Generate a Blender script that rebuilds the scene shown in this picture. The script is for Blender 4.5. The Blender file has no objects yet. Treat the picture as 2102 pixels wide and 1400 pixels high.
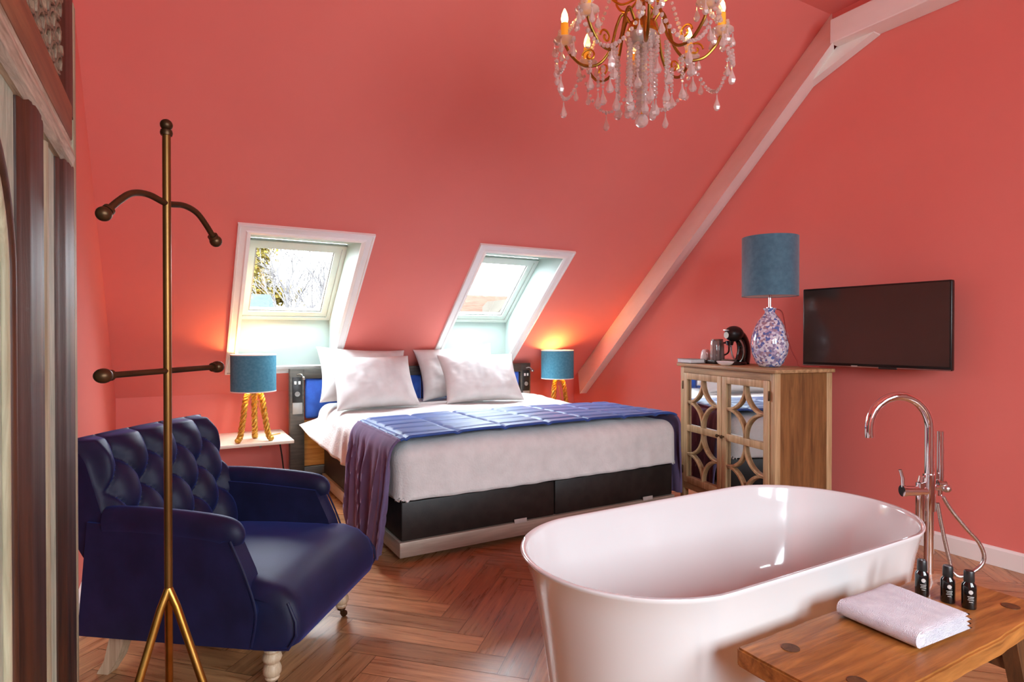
import bpy, bmesh, math, random
from mathutils import Vector, Matrix, noise, Euler

random.seed(7)
SC = bpy.context.scene
COL = SC.collection
PI = math.pi

# ------------------------------------------------------------------ materials
def new_mat(name):
    m = bpy.data.materials.new(name); m.use_nodes = True
    nt = m.node_tree; nt.nodes.clear()
    out = nt.nodes.new('ShaderNodeOutputMaterial')
    return m, nt, out

def rgb(h):
    """sRGB hex -> linear rgba"""
    v = [int(h[i:i+2], 16)/255 for i in (0, 2, 4)]
    v = [c/12.92 if c <= .04045 else ((c+.055)/1.055)**2.4 for c in v]
    return (*v, 1)

def N(nt, t, **kw):
    n = nt.nodes.new('ShaderNode'+t)
    for k, v in kw.items():
        if k.startswith('i_'):
            n.inputs[k[2:].replace('_', ' ')].default_value = v
        else:
            setattr(n, k, v)
    return n

def mat(name, c1, c2=None, rough=.6, metal=0, scale=8, stretch=(1, 1, 1), detail=4, bump=0, bscale=None,
        spec=.5, sheen=0, sheen_tint=(1, 1, 1, 1), coat=0, lo=.35, hi=.65, emit=None, estr=0, trans=0):
    m, nt, out = new_mat(name)
    b = N(nt, 'BsdfPrincipled')
    b.inputs['Roughness'].default_value = rough
    b.inputs['Metallic'].default_value = metal
    b.inputs['Specular IOR Level'].default_value = spec
    b.inputs['Sheen Weight'].default_value = sheen
    b.inputs['Sheen Tint'].default_value = sheen_tint
    b.inputs['Coat Weight'].default_value = coat
    b.inputs['Coat Roughness'].default_value = .05
    b.inputs['Transmission Weight'].default_value = trans
    nt.links.new(b.outputs[0], out.inputs[0])
    tc = N(nt, 'TexCoord'); mp = N(nt, 'Mapping'); mp.inputs['Scale'].default_value = stretch
    nt.links.new(tc.outputs['Object'], mp.inputs[0])
    nz = N(nt, 'TexNoise'); nz.inputs['Scale'].default_value = scale; nz.inputs['Detail'].default_value = detail
    nt.links.new(mp.outputs[0], nz.inputs['Vector'])
    r = N(nt, 'ValToRGB')
    r.color_ramp.elements[0].position = lo; r.color_ramp.elements[0].color = c1
    r.color_ramp.elements[1].position = hi; r.color_ramp.elements[1].color = c2 or c1
    nt.links.new(nz.outputs['Fac'], r.inputs[0]); nt.links.new(r.outputs[0], b.inputs['Base Color'])
    if bump:
        n2 = N(nt, 'TexNoise'); n2.inputs['Scale'].default_value = bscale or scale*6; n2.inputs['Detail'].default_value = 3
        nt.links.new(mp.outputs[0], n2.inputs['Vector'])
        bp = N(nt, 'Bump'); bp.inputs['Strength'].default_value = bump; bp.inputs['Distance'].default_value = .01
        nt.links.new(n2.outputs['Fac'], bp.inputs['Height']); nt.links.new(bp.outputs[0], b.inputs['Normal'])
    if emit:
        b.inputs['Emission Color'].default_value = emit; b.inputs['Emission Strength'].default_value = estr
    return m

def clear_mat(name, tint, gloss, ior=1.45, rough=.0, blend=None):
    """see-through material: transparent + fresnel reflection"""
    m, nt, out = new_mat(name)
    t = N(nt, 'BsdfTransparent'); t.inputs[0].default_value = tint
    g = N(nt, 'BsdfGlossy'); g.inputs[0].default_value = gloss; g.inputs['Roughness'].default_value = rough
    mx = N(nt, 'MixShader')
    if blend is None:
        f = N(nt, 'Fresnel'); f.inputs[0].default_value = ior; nt.links.new(f.outputs[0], mx.inputs[0])
    else:
        f = N(nt, 'LayerWeight'); f.inputs[0].default_value = blend; nt.links.new(f.outputs['Facing'], mx.inputs[0])
    nt.links.new(t.outputs[0], mx.inputs[1]); nt.links.new(g.outputs[0], mx.inputs[2]); nt.links.new(mx.outputs[0], out.inputs[0])
    return m

def crystal_mat():
    m, nt, out = new_mat('crystal')
    t = N(nt, 'BsdfTransparent'); t.inputs[0].default_value = (.95, .92, .9, 1)
    g = N(nt, 'BsdfGlossy'); g.inputs[0].default_value = (1, .97, .95, 1); g.inputs['Roughness'].default_value = .04
    d = N(nt, 'BsdfDiffuse'); d.inputs[0].default_value = (.97, .94, .91, 1)
    tr = N(nt, 'BsdfTranslucent'); tr.inputs[0].default_value = (.97, .92, .88, 1)
    md = N(nt, 'MixShader'); md.inputs[0].default_value = .5; nt.links.new(d.outputs[0], md.inputs[1]); nt.links.new(tr.outputs[0], md.inputs[2])
    f = N(nt, 'LayerWeight'); f.inputs[0].default_value = .55
    m1 = N(nt, 'MixShader'); nt.links.new(f.outputs['Facing'], m1.inputs[0]); nt.links.new(t.outputs[0], m1.inputs[1]); nt.links.new(g.outputs[0], m1.inputs[2])
    m2 = N(nt, 'MixShader'); m2.inputs[0].default_value = .42; nt.links.new(m1.outputs[0], m2.inputs[1]); nt.links.new(md.outputs[0], m2.inputs[2])
    nt.links.new(m2.outputs[0], out.inputs[0]); return m

def mirror_mat():
    m, nt, out = new_mat('mirror_glass')
    b = N(nt, 'BsdfPrincipled'); b.inputs['Metallic'].default_value = 1; b.inputs['Roughness'].default_value = .04
    b.inputs['Base Color'].default_value = (.72, .72, .72, 1)
    nz = N(nt, 'TexNoise'); nz.inputs['Scale'].default_value = 6
    bp = N(nt, 'Bump'); bp.inputs['Strength'].default_value = .02
    nt.links.new(nz.outputs['Fac'], bp.inputs['Height']); nt.links.new(bp.outputs[0], b.inputs['Normal'])
    nt.links.new(b.outputs[0], out.inputs[0]); return m

def wood(name, dark, light, rough=.5, axis=0, scale=3, ring=14, coat=0, bump=.15):
    """grain along one object axis"""
    m, nt, out = new_mat(name)
    b = N(nt, 'BsdfPrincipled'); b.inputs['Roughness'].default_value = rough; b.inputs['Coat Weight'].default_value = coat
    tc = N(nt, 'TexCoord'); mp = N(nt, 'Mapping')
    s = [ring, ring, ring]; s[axis] = scale*.35
    mp.inputs['Scale'].default_value = s
    nt.links.new(tc.outputs['Object'], mp.inputs[0])
    nz = N(nt, 'TexNoise'); nz.inputs['Scale'].default_value = 2.2; nz.inputs['Detail'].default_value = 8; nz.inputs['Roughness'].default_value = .65
    nz.inputs['Distortion'].default_value = .6
    nt.links.new(mp.outputs[0], nz.inputs['Vector'])
    r = N(nt, 'ValToRGB'); r.color_ramp.elements[0].position = .32; r.color_ramp.elements[0].color = dark
    r.color_ramp.elements[1].position = .68; r.color_ramp.elements[1].color = light
    nt.links.new(nz.outputs['Fac'], r.inputs[0]); nt.links.new(r.outputs[0], b.inputs['Base Color'])
    bp = N(nt, 'Bump'); bp.inputs['Strength'].default_value = bump; bp.inputs['Distance'].default_value = .004
    nt.links.new(nz.outputs['Fac'], bp.inputs['Height']); nt.links.new(bp.outputs[0], b.inputs['Normal'])
    nt.links.new(b.outputs[0], out.inputs[0]); return m

def floor_mat():
    m, nt, out = new_mat('herringbone_oak')
    b = N(nt, 'BsdfPrincipled')
    uv = N(nt, 'UVMap'); uv.uv_map = 'plank'
    mp = N(nt, 'Mapping'); mp.inputs['Scale'].default_value = (2.0, 26, 1)
    nt.links.new(uv.outputs[0], mp.inputs[0])
    nz = N(nt, 'TexNoise'); nz.inputs['Scale'].default_value = 1.6; nz.inputs['Detail'].default_value = 7; nz.inputs['Roughness'].default_value = .65
    nt.links.new(mp.outputs[0], nz.inputs['Vector'])
    r = N(nt, 'ValToRGB'); r.color_ramp.elements[0].position = .3; r.color_ramp.elements[0].color = rgb('8f5f3b')
    r.color_ramp.elements[1].position = .7; r.color_ramp.elements[1].color = rgb('d39e6d')
    nt.links.new(nz.outputs['Fac'], r.inputs[0])
    at = N(nt, 'Attribute'); at.attribute_name = 'tint'
    mul = N(nt, 'MixRGB', blend_type='MULTIPLY'); mul.inputs[0].default_value = 1
    nt.links.new(r.outputs[0], mul.inputs[1]); nt.links.new(at.outputs['Color'], mul.inputs[2])
    nt.links.new(mul.outputs[0], b.inputs['Base Color'])
    mr = N(nt, 'MapRange'); mr.inputs['To Min'].default_value = .20; mr.inputs['To Max'].default_value = .38
    nt.links.new(nz.outputs['Fac'], mr.inputs[0]); nt.links.new(mr.outputs[0], b.inputs['Roughness'])
    bp = N(nt, 'Bump'); bp.inputs['Strength'].default_value = .12; bp.inputs['Distance'].default_value = .002
    nt.links.new(nz.outputs['Fac'], bp.inputs['Height']); nt.links.new(bp.outputs[0], b.inputs['Normal'])
    nt.links.new(b.outputs[0], out.inputs[0]); return m

def speckle_mat():
    m, nt, out = new_mat('speckled_glass')
    b = N(nt, 'BsdfPrincipled'); b.inputs['Roughness'].default_value = .08; b.inputs['Coat Weight'].default_value = .6
    tc = N(nt, 'TexCoord')
    v = N(nt, 'TexVoronoi'); v.inputs['Scale'].default_value = 70
    nz = N(nt, 'TexNoise'); nz.inputs['Scale'].default_value = 25
    nt.links.new(tc.outputs['Object'], v.inputs['Vector']); nt.links.new(tc.outputs['Object'], nz.inputs['Vector'])
    sep = N(nt, 'SeparateColor'); nt.links.new(v.outputs['Color'], sep.inputs[0])
    r = N(nt, 'ValToRGB'); cr = r.color_ramp; cr.interpolation = 'CONSTANT'
    cols = [(0, 'dfe3f0'), (.28, '5e77b8'), (.42, 'b9aecb'), (.6, '8d86a8'), (.74, 'eceef4'), (.88, 'a58f9f')]
    cr.elements[0].position = 0; cr.elements[0].color = rgb(cols[0][1])
    cr.elements[1].position = cols[1][0]; cr.elements[1].color = rgb(cols[1][1])
    for p, c in cols[2:]:
        e = cr.elements.new(p); e.color = rgb(c)
    nt.links.new(sep.outputs[0], r.inputs[0]); nt.links.new(r.outputs[0], b.inputs['Base Color'])
    nt.links.new(b.outputs[0], out.inputs[0]); return m

def emit_mat(name, col, s):
    m, nt, out = new_mat(name)
    e = N(nt, 'Emission'); e.inputs[0].default_value = col; e.inputs[1].default_value = s
    nt.links.new(e.outputs[0], out.inputs[0]); return m

M = dict(
    wall=mat('coral_paint', rgb('e78076'), rgb('e9847a'), rough=.75, scale=1.2, bump=.04, bscale=180, spec=.25),
    white=mat('white_paint', rgb('f2f2ee'), rgb('f7f7f4'), rough=.45, scale=3, bump=.03, bscale=60),
    beam=mat('white_beam_paint', rgb('efeae2'), rgb('f7f3ec'), rough=.55, scale=5, stretch=(1, .3, 1), bump=.12, bscale=22),
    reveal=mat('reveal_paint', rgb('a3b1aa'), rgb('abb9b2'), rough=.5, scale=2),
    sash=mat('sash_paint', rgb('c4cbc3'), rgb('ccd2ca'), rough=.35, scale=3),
    pane=clear_mat('window_pane', (.97, .98, .98, 1), (1, 1, 1, 1), 1.3),
    floor=floor_mat(),
    navy=mat('navy_velvet', rgb('0f1029'), rgb('171939'), rough=.55, scale=9, detail=6, sheen=.22, spec=.3, bump=.05, bscale=300, sheen_tint=rgb('5f7af0')),
    legwood=wood('limed_wood', rgb('a88c6f'), rgb('d2bb9d'), .5, axis=2, ring=30),
    brass=mat('brushed_brass', rgb('a87a35'), rgb('c0914a'), rough=.32, metal=1, scale=14),
    bronze=mat('dark_bronze', rgb('4a3420'), rgb('5a4028'), rough=.4, metal=.75, scale=14),
    gold=mat('gold_metal', rgb('d09a2e'), rgb('e2b04a'), rough=.3, metal=1, scale=20),
    chrome=mat('chrome', (.82, .82, .84, 1), (.88, .88, .9, 1), rough=.06, metal=1, scale=6),
    hose=mat('steel_hose', (.5, .46, .45, 1), (.7, .66, .64, 1), rough=.3, metal=1, scale=160, stretch=(1, 1, 1)),
    tub=mat('acrylic_white', rgb('dcdbda'), rgb('e0dfde'), rough=.12, scale=2, spec=.5, coat=.6),
    bench=wood('honey_oak', rgb('6e3f1a'), rgb('b9793b'), .42, axis=0, scale=4, ring=16, coat=.1, bump=.25),
    benchdark=wood('dark_oak', rgb('3c2413'), rgb('6a4322'), .5, axis=2, scale=4, ring=20),
    towel=mat('terry_cotton', rgb('e4e0e8'), rgb('f2eff4'), rough=.95, scale=30, bump=.8, bscale=420, sheen=.3, spec=.1),
    linen=mat('white_linen', rgb('d0cfcc'), rgb('dad9d6'), rough=.9, scale=14, bump=.30, bscale=90, spec=.15, sheen=.2),
    pillow=mat('pillow_cotton', rgb('cfcecc'), rgb('d9d8d6'), rough=.9, scale=10, bump=.06, bscale=200, spec=.15),
    throw=mat('blue_quilt', rgb('24407f'), rgb('2f529c'), rough=.5, scale=7, sheen=.35, sheen_tint=rgb('9fc4f0'), spec=.45, bump=.05, bscale=240),
    throwdrop=mat('plum_velvet', rgb('5d5070'), rgb('6c5e80'), rough=.8, scale=7, sheen=.35, sheen_tint=rgb('cdb6d6'), spec=.2, bump=.05, bscale=240),
    base=mat('black_leatherette', rgb('1d1917'), rgb('282320'), rough=.5, scale=20, bump=.1, bscale=260, spec=.4),
    plinth=mat('brushed_aluminium', rgb('a79c8d'), rgb('b7ab9b'), rough=.45, metal=.3, scale=6, stretch=(1, 1, 12)),
    headframe=mat('grey_wood', rgb('3e3a34'), rgb('554f46'), rough=.5, scale=6, stretch=(1, 1, 8)),
    blue=mat('royal_blue_fabric', rgb('1c4fb0'), rgb('2a62c8'), rough=.7, scale=14, sheen=.3),
    orangewood=wood('orange_wood', rgb('a9641f'), rgb('d99843'), .5, axis=0),
    plastic=mat('dark_plastic', rgb('1d1c1b'), rgb('242322'), rough=.35, scale=10),
    plate=mat('grey_plate', rgb('8d8b86'), rgb('9a9893'), rough=.35, scale=10),
    whiteplastic=mat('white_plastic', rgb('e6e4df'), rgb('eeece8'), rough=.35, scale=10),
    teal=mat('teal_fabric', rgb('46849c'), rgb('5492aa'), rough=.85, scale=60, detail=2, bump=.08, bscale=500, spec=.2),
    darkteal=mat('petrol_velvet', rgb('3b6b80'), rgb('497b90'), rough=.7, scale=30, sheen=.5, bump=.04, bscale=400),
    lining=mat('gold_lining', rgb('e8c67a'), rgb('f0d28c'), rough=.5, scale=10),
    whitelining=mat('white_lining', rgb('e8e4dc'), rgb('efebe4'), rough=.6, scale=10),
    rope=mat('gold_rope', rgb('b8862c'), rgb('e0b758'), rough=.4, metal=.7, scale=60),
    speckle=speckle_mat(),
    cabwood=wood('pale_oak', rgb('a5855a'), rgb('d6b98c'), .55, axis=2, scale=3, ring=18),
    cabside=wood('brown_oak', rgb('62401f'), rgb('9a6c3c'), .5, axis=2, scale=3, ring=14),
    mirror=mirror_mat(),
    tvframe=mat('tv_plastic', rgb('141211'), rgb('1b1817'), rough=.3, scale=12),
    screen=mat('tv_screen', rgb('3a302b'), rgb('3e332e'), rough=.16, scale=3, spec=.6),
    silver=mat('silver_trim', rgb('a8a49e'), rgb('b4b0aa'), rough=.3, metal=1, scale=12),
    shelf=mat('pale_shelf', rgb('ddd6c6'), rgb('e8e2d4'), rough=.4, scale=4, stretch=(1, 8, 1)),
    oldbrown=wood('old_dark_wood', rgb('1d0e07'), rgb('512c19'), .46, axis=2, scale=3, ring=16, bump=.3),
    oldrail=wood('old_brown_wood', rgb('6a4128'), rgb('9c6b46'), .5, axis=1, scale=3, ring=16, bump=.3),
    oldworn=wood('worn_pale_wood', rgb('8a7a63'), rgb('d2c8b2'), .5, axis=1, scale=8, ring=40, bump=.5),
    oldstrip=wood('worn_strip_wood', rgb('8f8468'), rgb('bcb496'), .55, axis=2, scale=5, ring=30, bump=.4),
    oldpanel=wood('weathered_panel', rgb('8d9a84'), rgb('c3cab4'), .6, axis=2, scale=10, ring=22, bump=.5),
    carve=wood('carved_wood', rgb('4a2f22'), rgb('a58a70'), .6, axis=2, scale=30, ring=40, bump=.6),
    crystal=crystal_mat(),
    candle=mat('amber_candle', rgb('c98a2a'), rgb('dda03c'), rough=.5, scale=8, emit=rgb('e08a20'), estr=.35),
    flame=emit_mat('bulb_glow', (1, .62, .16, 1), 9),
    bulb=emit_mat('lamp_bulb', (1, .6, .22, 1), 8),
    blackgloss=mat('black_gloss', rgb('0f0e0e'), rgb('161514'), rough=.12, scale=10, coat=.4),
    label=mat('label_print', rgb('b9b4ae'), rgb('c9c4be'), rough=.5, scale=20),
    ceramic=mat('white_ceramic', rgb('e8e6e4'), rgb('f0eeec'), rough=.15, scale=10),
    smokeglass=mat('smoky_glass', rgb('6d625e'), rgb('a79c96'), rough=.12, scale=40, stretch=(1, 1, .1), coat=.3),
    darktray=mat('dark_tray', rgb('2b2320'), rgb('383029'), rough=.4, scale=10),
    cable=mat('cable_black', rgb('1a1512'), rgb('241c18'), rough=.5, scale=10),
    redcable=mat('red_cable', rgb('8c3028'), rgb('9c3a30'), rough=.5, scale=10),
    goldcable=mat('gold_cable', rgb('c89238'), rgb('d8a448'), rough=.5, scale=10),
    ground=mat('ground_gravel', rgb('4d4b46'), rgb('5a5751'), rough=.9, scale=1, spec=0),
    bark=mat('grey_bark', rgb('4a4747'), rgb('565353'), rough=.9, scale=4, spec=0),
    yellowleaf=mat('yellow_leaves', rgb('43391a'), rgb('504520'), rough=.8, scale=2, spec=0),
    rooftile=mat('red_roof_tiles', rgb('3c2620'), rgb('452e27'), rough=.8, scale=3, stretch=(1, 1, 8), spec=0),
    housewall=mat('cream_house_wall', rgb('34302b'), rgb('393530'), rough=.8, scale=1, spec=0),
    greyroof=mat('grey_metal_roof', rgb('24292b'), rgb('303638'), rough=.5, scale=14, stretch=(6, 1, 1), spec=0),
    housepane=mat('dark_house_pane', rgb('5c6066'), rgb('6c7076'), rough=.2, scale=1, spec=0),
)

# ------------------------------------------------------------------ mesh builder
class MB:
    def __init__(self): self.bm = bmesh.new()
    def _xf(self, vs, mtx):
        if mtx is not None: bmesh.ops.transform(self.bm, matrix=mtx, verts=vs)
    def box(self, c, s, bevel=0, seg=2, rot=None, taper=None):
        r = bmesh.ops.create_cube(self.bm, size=1)
        vs = r['verts']
        for v in vs:
            v.co = Vector((v.co.x*s[0], v.co.y*s[1], v.co.z*s[2]))
            if taper and v.co.z < 0: v.co.x *= taper; v.co.y *= taper
        if bevel:
            es = list({e for v in vs for e in v.link_edges})
            rr = bmesh.ops.bevel(self.bm, geom=es, offset=bevel, segments=seg, affect='EDGES', profile=.5)
            vs = list({v for f in rr['faces'] for v in f.verts} | {v for v in vs if v.is_valid})
        mt = Matrix.Translation(Vector(c))
        if rot is not None: mt = mt @ (rot if isinstance(rot, Matrix) else Euler(rot).to_matrix().to_4x4())
        self._xf(vs, mt); return vs
    def prism(self, poly, a, b, axis='x'):
        """polygon extruded between a and b along an axis; poly in the two other axes (in order)"""
        def P(u, v, w):
            return {'x': (w, u, v), 'y': (u, w, v), 'z': (u, v, w)}[axis]
        A = [self.bm.verts.new(P(u, v, a)) for u, v in poly]
        B = [self.bm.verts.new(P(u, v, b)) for u, v in poly]
        n = len(poly)
        fs = [self.bm.faces.new(A[::-1]), self.bm.faces.new(B)]
        for i in range(n):
            fs.append(self.bm.faces.new((A[i], A[(i+1) % n], B[(i+1) % n], B[i])))
        return A+B
    def bevel_all(self, off, seg=2, angle=30):
        es = [e for e in self.bm.edges if len(e.link_faces) == 2 and e.calc_face_angle(0) > math.radians(angle)]
        bmesh.ops.bevel(self.bm, geom=es, offset=off, segments=seg, affect='EDGES', profile=.5, clamp_overlap=True)
    def lathe(self, prof, seg=32, c=(0, 0, 0), mtx=None, sx=1, sy=1):
        rings = []
        allv = []
        for r, z in prof:
            if r < 1e-6:
                ring = [self.bm.verts.new((0, 0, z))]
            else:
                ring = [self.bm.verts.new((r*math.cos(2*PI*i/seg)*sx, r*math.sin(2*PI*i/seg)*sy, z)) for i in range(seg)]
            rings.append(ring); allv += ring
        for A, B in zip(rings, rings[1:]):
            for i in range(seg):
                j = (i+1) % seg
                if len(A) == 1 and len(B) == 1: continue
                if len(A) == 1: self.bm.faces.new((A[0], B[j], B[i]))
                elif len(B) == 1: self.bm.faces.new((A[i], A[j], B[0]))
                else: self.bm.faces.new((A[i], A[j], B[j], B[i]))
        mt = Matrix.Translation(Vector(c))
        if mtx is not None: mt = mt @ mtx
        self._xf(allv, mt); return allv
    def tube(self, pts, r, seg=10, cap=True, rs=None, flat=None):
        pts = [Vector(p) for p in pts]
        n = len(pts); rings = []
        up = None
        for i, p in enumerate(pts):
            d = (pts[min(i+1, n-1)]-pts[max(i-1, 0)]).normalized()
            if up is None:
                up = Vector((0, 0, 1)) if abs(d.z) < .9 else Vector((1, 0, 0))
            a = d.cross(up).normalized(); b = a.cross(d).normalized(); up = b
            rr = rs[i] if rs else r
            k = flat or 1
            rings.append([self.bm.verts.new(p+a*math.cos(2*PI*j/seg)*rr+b*math.sin(2*PI*j/seg)*rr*k) for j in range(seg)])
        for A, B in zip(rings, rings[1:]):
            for j in range(seg):
                k2 = (j+1) % seg
                self.bm.faces.new((A[j], B[j], B[k2], A[k2]))
        if cap:
            self.bm.faces.new(rings[0]); self.bm.faces.new(rings[-1][::-1])
        return rings
    def ball(self, c, r, sub=2, s=(1, 1, 1)):
        v = bmesh.ops.create_icosphere(self.bm, subdivisions=sub, radius=r)['verts']
        for q in v: q.co = Vector((q.co.x*s[0], q.co.y*s[1], q.co.z*s[2]))+Vector(c)
        return v
    def sphere(self, c, r, u=20, v=12, s=(1, 1, 1)):
        q = bmesh.ops.create_uvsphere(self.bm, u_segments=u, v_segments=v, radius=r)['verts']
        for w in q: w.co = Vector((w.co.x*s[0], w.co.y*s[1], w.co.z*s[2]))+Vector(c)
        return q
    def grid(self, nu, nv, fn, close_u=False):
        V = [[self.bm.verts.new(fn(i, j)) for j in range(nv)] for i in range(nu)]
        for i in range(nu if close_u else nu-1):
            for j in range(nv-1):
                a = V[i][j]; b = V[(i+1) % nu][j]; c = V[(i+1) % nu][j+1]; d = V[i][j+1]
                self.bm.faces.new((a, b, c, d))
        return V
    def face(self, pts):
        return self.bm.faces.new([self.bm.verts.new(p) for p in pts])
    def build(self, name, m, parent=None, smooth=True, angle=40, recalc=True, loc=None, rot=None):
        if recalc: bmesh.ops.recalc_face_normals(self.bm, faces=self.bm.faces)
        me = bpy.data.meshes.new(name)
        self.bm.to_mesh(me); self.bm.free()
        for mm in (m if isinstance(m, (list, tuple)) else [m]): me.materials.append(mm)
        if smooth:
            me.shade_smooth()
            me.set_sharp_from_angle(angle=math.radians(angle))
        o = bpy.data.objects.new(name, me); COL.objects.link(o)
        if parent: o.parent = parent
        if loc is not None: o.location = loc
        if rot is not None: o.rotation_euler = rot
        return o

def tag(o, label, cat, group=None, kind=None):
    o['label'] = label; o['category'] = cat
    if group: o['group'] = group
    if kind: o['kind'] = kind
    return o
def thing(name, label, cat, loc=(0, 0, 0), rz=0, group=None):
    o = bpy.data.objects.new(name, None); COL.objects.link(o)
    o.location = loc; o.rotation_euler = (0, 0, rz); o.empty_display_size = .1
    return tag(o, label, cat, group)
def struct(o): o['kind'] = 'structure'; return o
def dup(o, parent=None, loc=None, rot=None):
    c = o.copy(); COL.objects.link(c)
    if parent is not None: c.parent = parent
    if loc is not None: c.location = loc
    if rot is not None: c.rotation_euler = rot
    return c
def dup_tree(o, parent=None):
    c = o.copy(); COL.objects.link(c)
    if parent is not None: c.parent = parent
    for ch in list(o.children): dup_tree(ch, c)
    return c
def bez(p0, p1, p2, p3, n=16):
    p0, p1, p2, p3 = map(Vector, (p0, p1, p2, p3)); out = []
    for i in range(n+1):
        t = i/n; u = 1-t
        out.append(p0*u**3+p1*3*u*u*t+p2*3*u*t*t+p3*t**3)
    return out
def smoothpath(pts, n=8):
    pts = [Vector(p) for p in pts]; out = []
    P = [pts[0]]+pts+[pts[-1]]
    for i in range(1, len(P)-2):
        a, b, c, d = P[i-1:i+3]
        for k in range(n):
            t = k/n
            out.append(.5*((2*b)+(c-a)*t+(2*a-5*b+4*c-d)*t*t+(3*b-a-3*c+d)*t**3))
    out.append(pts[-1]); return out
def sstep(a, b, x):
    t = max(0, min(1, (x-a)/(b-a))); return t*t*(3-2*t)
# ------------------------------------------------------------------ room
XL, XR, YB, ZK, YF, ZC = -.36, 3.807, 5.318, .757, -1.9, 3.35
ANG = math.radians(41.7); TAN = math.tan(ANG)
def SY(z): return YB-(z-ZK)/TAN          # y of the sloping ceiling at height z
YC = SY(ZC)

def herringbone():
    b = MB(); bm = b.bm
    uvl = bm.loops.layers.uv.new('plank'); col = bm.loops.layers.float_color.new('tint')
    w, n = .12, 5; L = n*w; g = .0012
    ca = math.cos(PI/4)
    rnd = random.Random(3)
    x0, x1, y0, y1 = XL-.02, XR+.02, YF-.02, YB+.02
    def add(ax, ay, bx, by, horiz):
        q = [(ax+g, ay+g), (bx-g, ay+g), (bx-g, by-g), (ax+g, by-g)]
        P = [((u-v)*ca+1.1, (u+v)*ca-.4) for u, v in q]
        if all(p[0] < x0 for p in P) or all(p[0] > x1 for p in P) or all(p[1] < y0 for p in P) or all(p[1] > y1 for p in P): return
        f = bm.faces.new([bm.verts.new((p[0], p[1], 0)) for p in P])
        t = rnd.uniform(.72, 1.12); tt = (t*rnd.uniform(.97, 1.03), t, t*rnd.uniform(.94, 1.04), 1)
        ou, ov = rnd.uniform(0, 40), rnd.uniform(0, 40)
        uv = [(0, 0), (L, 0), (L, w), (0, w)] if horiz else [(0, w), (0, 0), (L, 0), (L, w)]
        for l, (u, v) in zip(f.loops, uv):
            l[uvl].uv = (u+ou, v+ov); l[col] = tt
    for m in range(-12, 13):
        for k in range(-70, 71):
            ox, oy = 2*L*m+k*w, k*w
            add(ox, oy, ox+L, oy+w, True)
            add(ox+L, oy+w-L, ox+L+w, oy+w, False)
    # dark joints lie just under the planks
    bmesh.ops.bisect_plane(bm, geom=bm.verts[:]+bm.edges[:]+bm.faces[:], plane_co=(x0, 0, 0), plane_no=(-1, 0, 0), clear_outer=True)
    bmesh.ops.bisect_plane(bm, geom=bm.verts[:]+bm.edges[:]+bm.faces[:], plane_co=(x1, 0, 0), plane_no=(1, 0, 0), clear_outer=True)
    bmesh.ops.bisect_plane(bm, geom=bm.verts[:]+bm.edges[:]+bm.faces[:], plane_co=(0, y0, 0), plane_no=(0, -1, 0), clear_outer=True)
    bmesh.ops.bisect_plane(bm, geom=bm.verts[:]+bm.edges[:]+bm.faces[:], plane_co=(0, y1, 0), plane_no=(0, 1, 0), clear_outer=True)
    for f in bm.faces:
        if f.normal.z < 0: f.normal_flip()
    nf = len(bm.faces)
    f = bm.faces.new([bm.verts.new(p) for p in ((x0, y0, -.0008), (x1, y0, -.0008), (x1, y1, -.0008), (x0, y1, -.0008))])
    for l in f.loops: l[col] = (.28, .24, .22, 1)
    f = bm.faces.new([bm.verts.new(p) for p in ((x0, y0, -.12), (x0, y1, -.12), (x1, y1, -.12), (x1, y0, -.12))])
    return struct(b.build('floor', M['floor'], smooth=False, recalc=False))
herringbone()

# skylight openings (inner edge of the lining on the slope)
SKY = [(.437, 1.138), (2.097, 2.812)]
Z0, Z1 = .985, 1.865
ZW0, ZW1 = 1.372, 1.902                       # window plane: bottom and top height
YW0 = SY(Z0); YW1 = YW0-(ZW1-ZW0)/TAN

b = MB()                                      # sloping ceiling with two openings + flat ceiling
xs = [XL, SKY[0][0], SKY[0][1], SKY[1][0], SKY[1][1], XR]; zs = [ZK, Z0, Z1, ZC]
for i in range(5):
    for j in range(3):
        if j == 1 and i in (1, 3): continue
        b.face([(xs[i], SY(zs[j]), zs[j]), (xs[i+1], SY(zs[j]), zs[j]), (xs[i+1], SY(zs[j+1]), zs[j+1]), (xs[i], SY(zs[j+1]), zs[j+1])])
b.face([(XL, YC, ZC), (XR, YC, ZC), (XR, YF, ZC), (XL, YF, ZC)])
bmesh.ops.remove_doubles(b.bm, verts=b.bm.verts, dist=1e-5)
struct(b.build('ceiling', M['wall'], smooth=False))
b = MB(); b.face([(XL, YB, 0), (XR, YB, 0), (XR, YB, ZK), (XL, YB, ZK)]); struct(b.build('wall_back', M['wall'], smooth=False))
for nm, x in (('wall_left', XL), ('wall_right', XR)):
    b = MB(); b.face([(x, YF, 0), (x, YB, 0), (x, YB, ZK), (x, YC, ZC), (x, YF, ZC)]); struct(b.build(nm, M['wall'], smooth=False))
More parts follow.
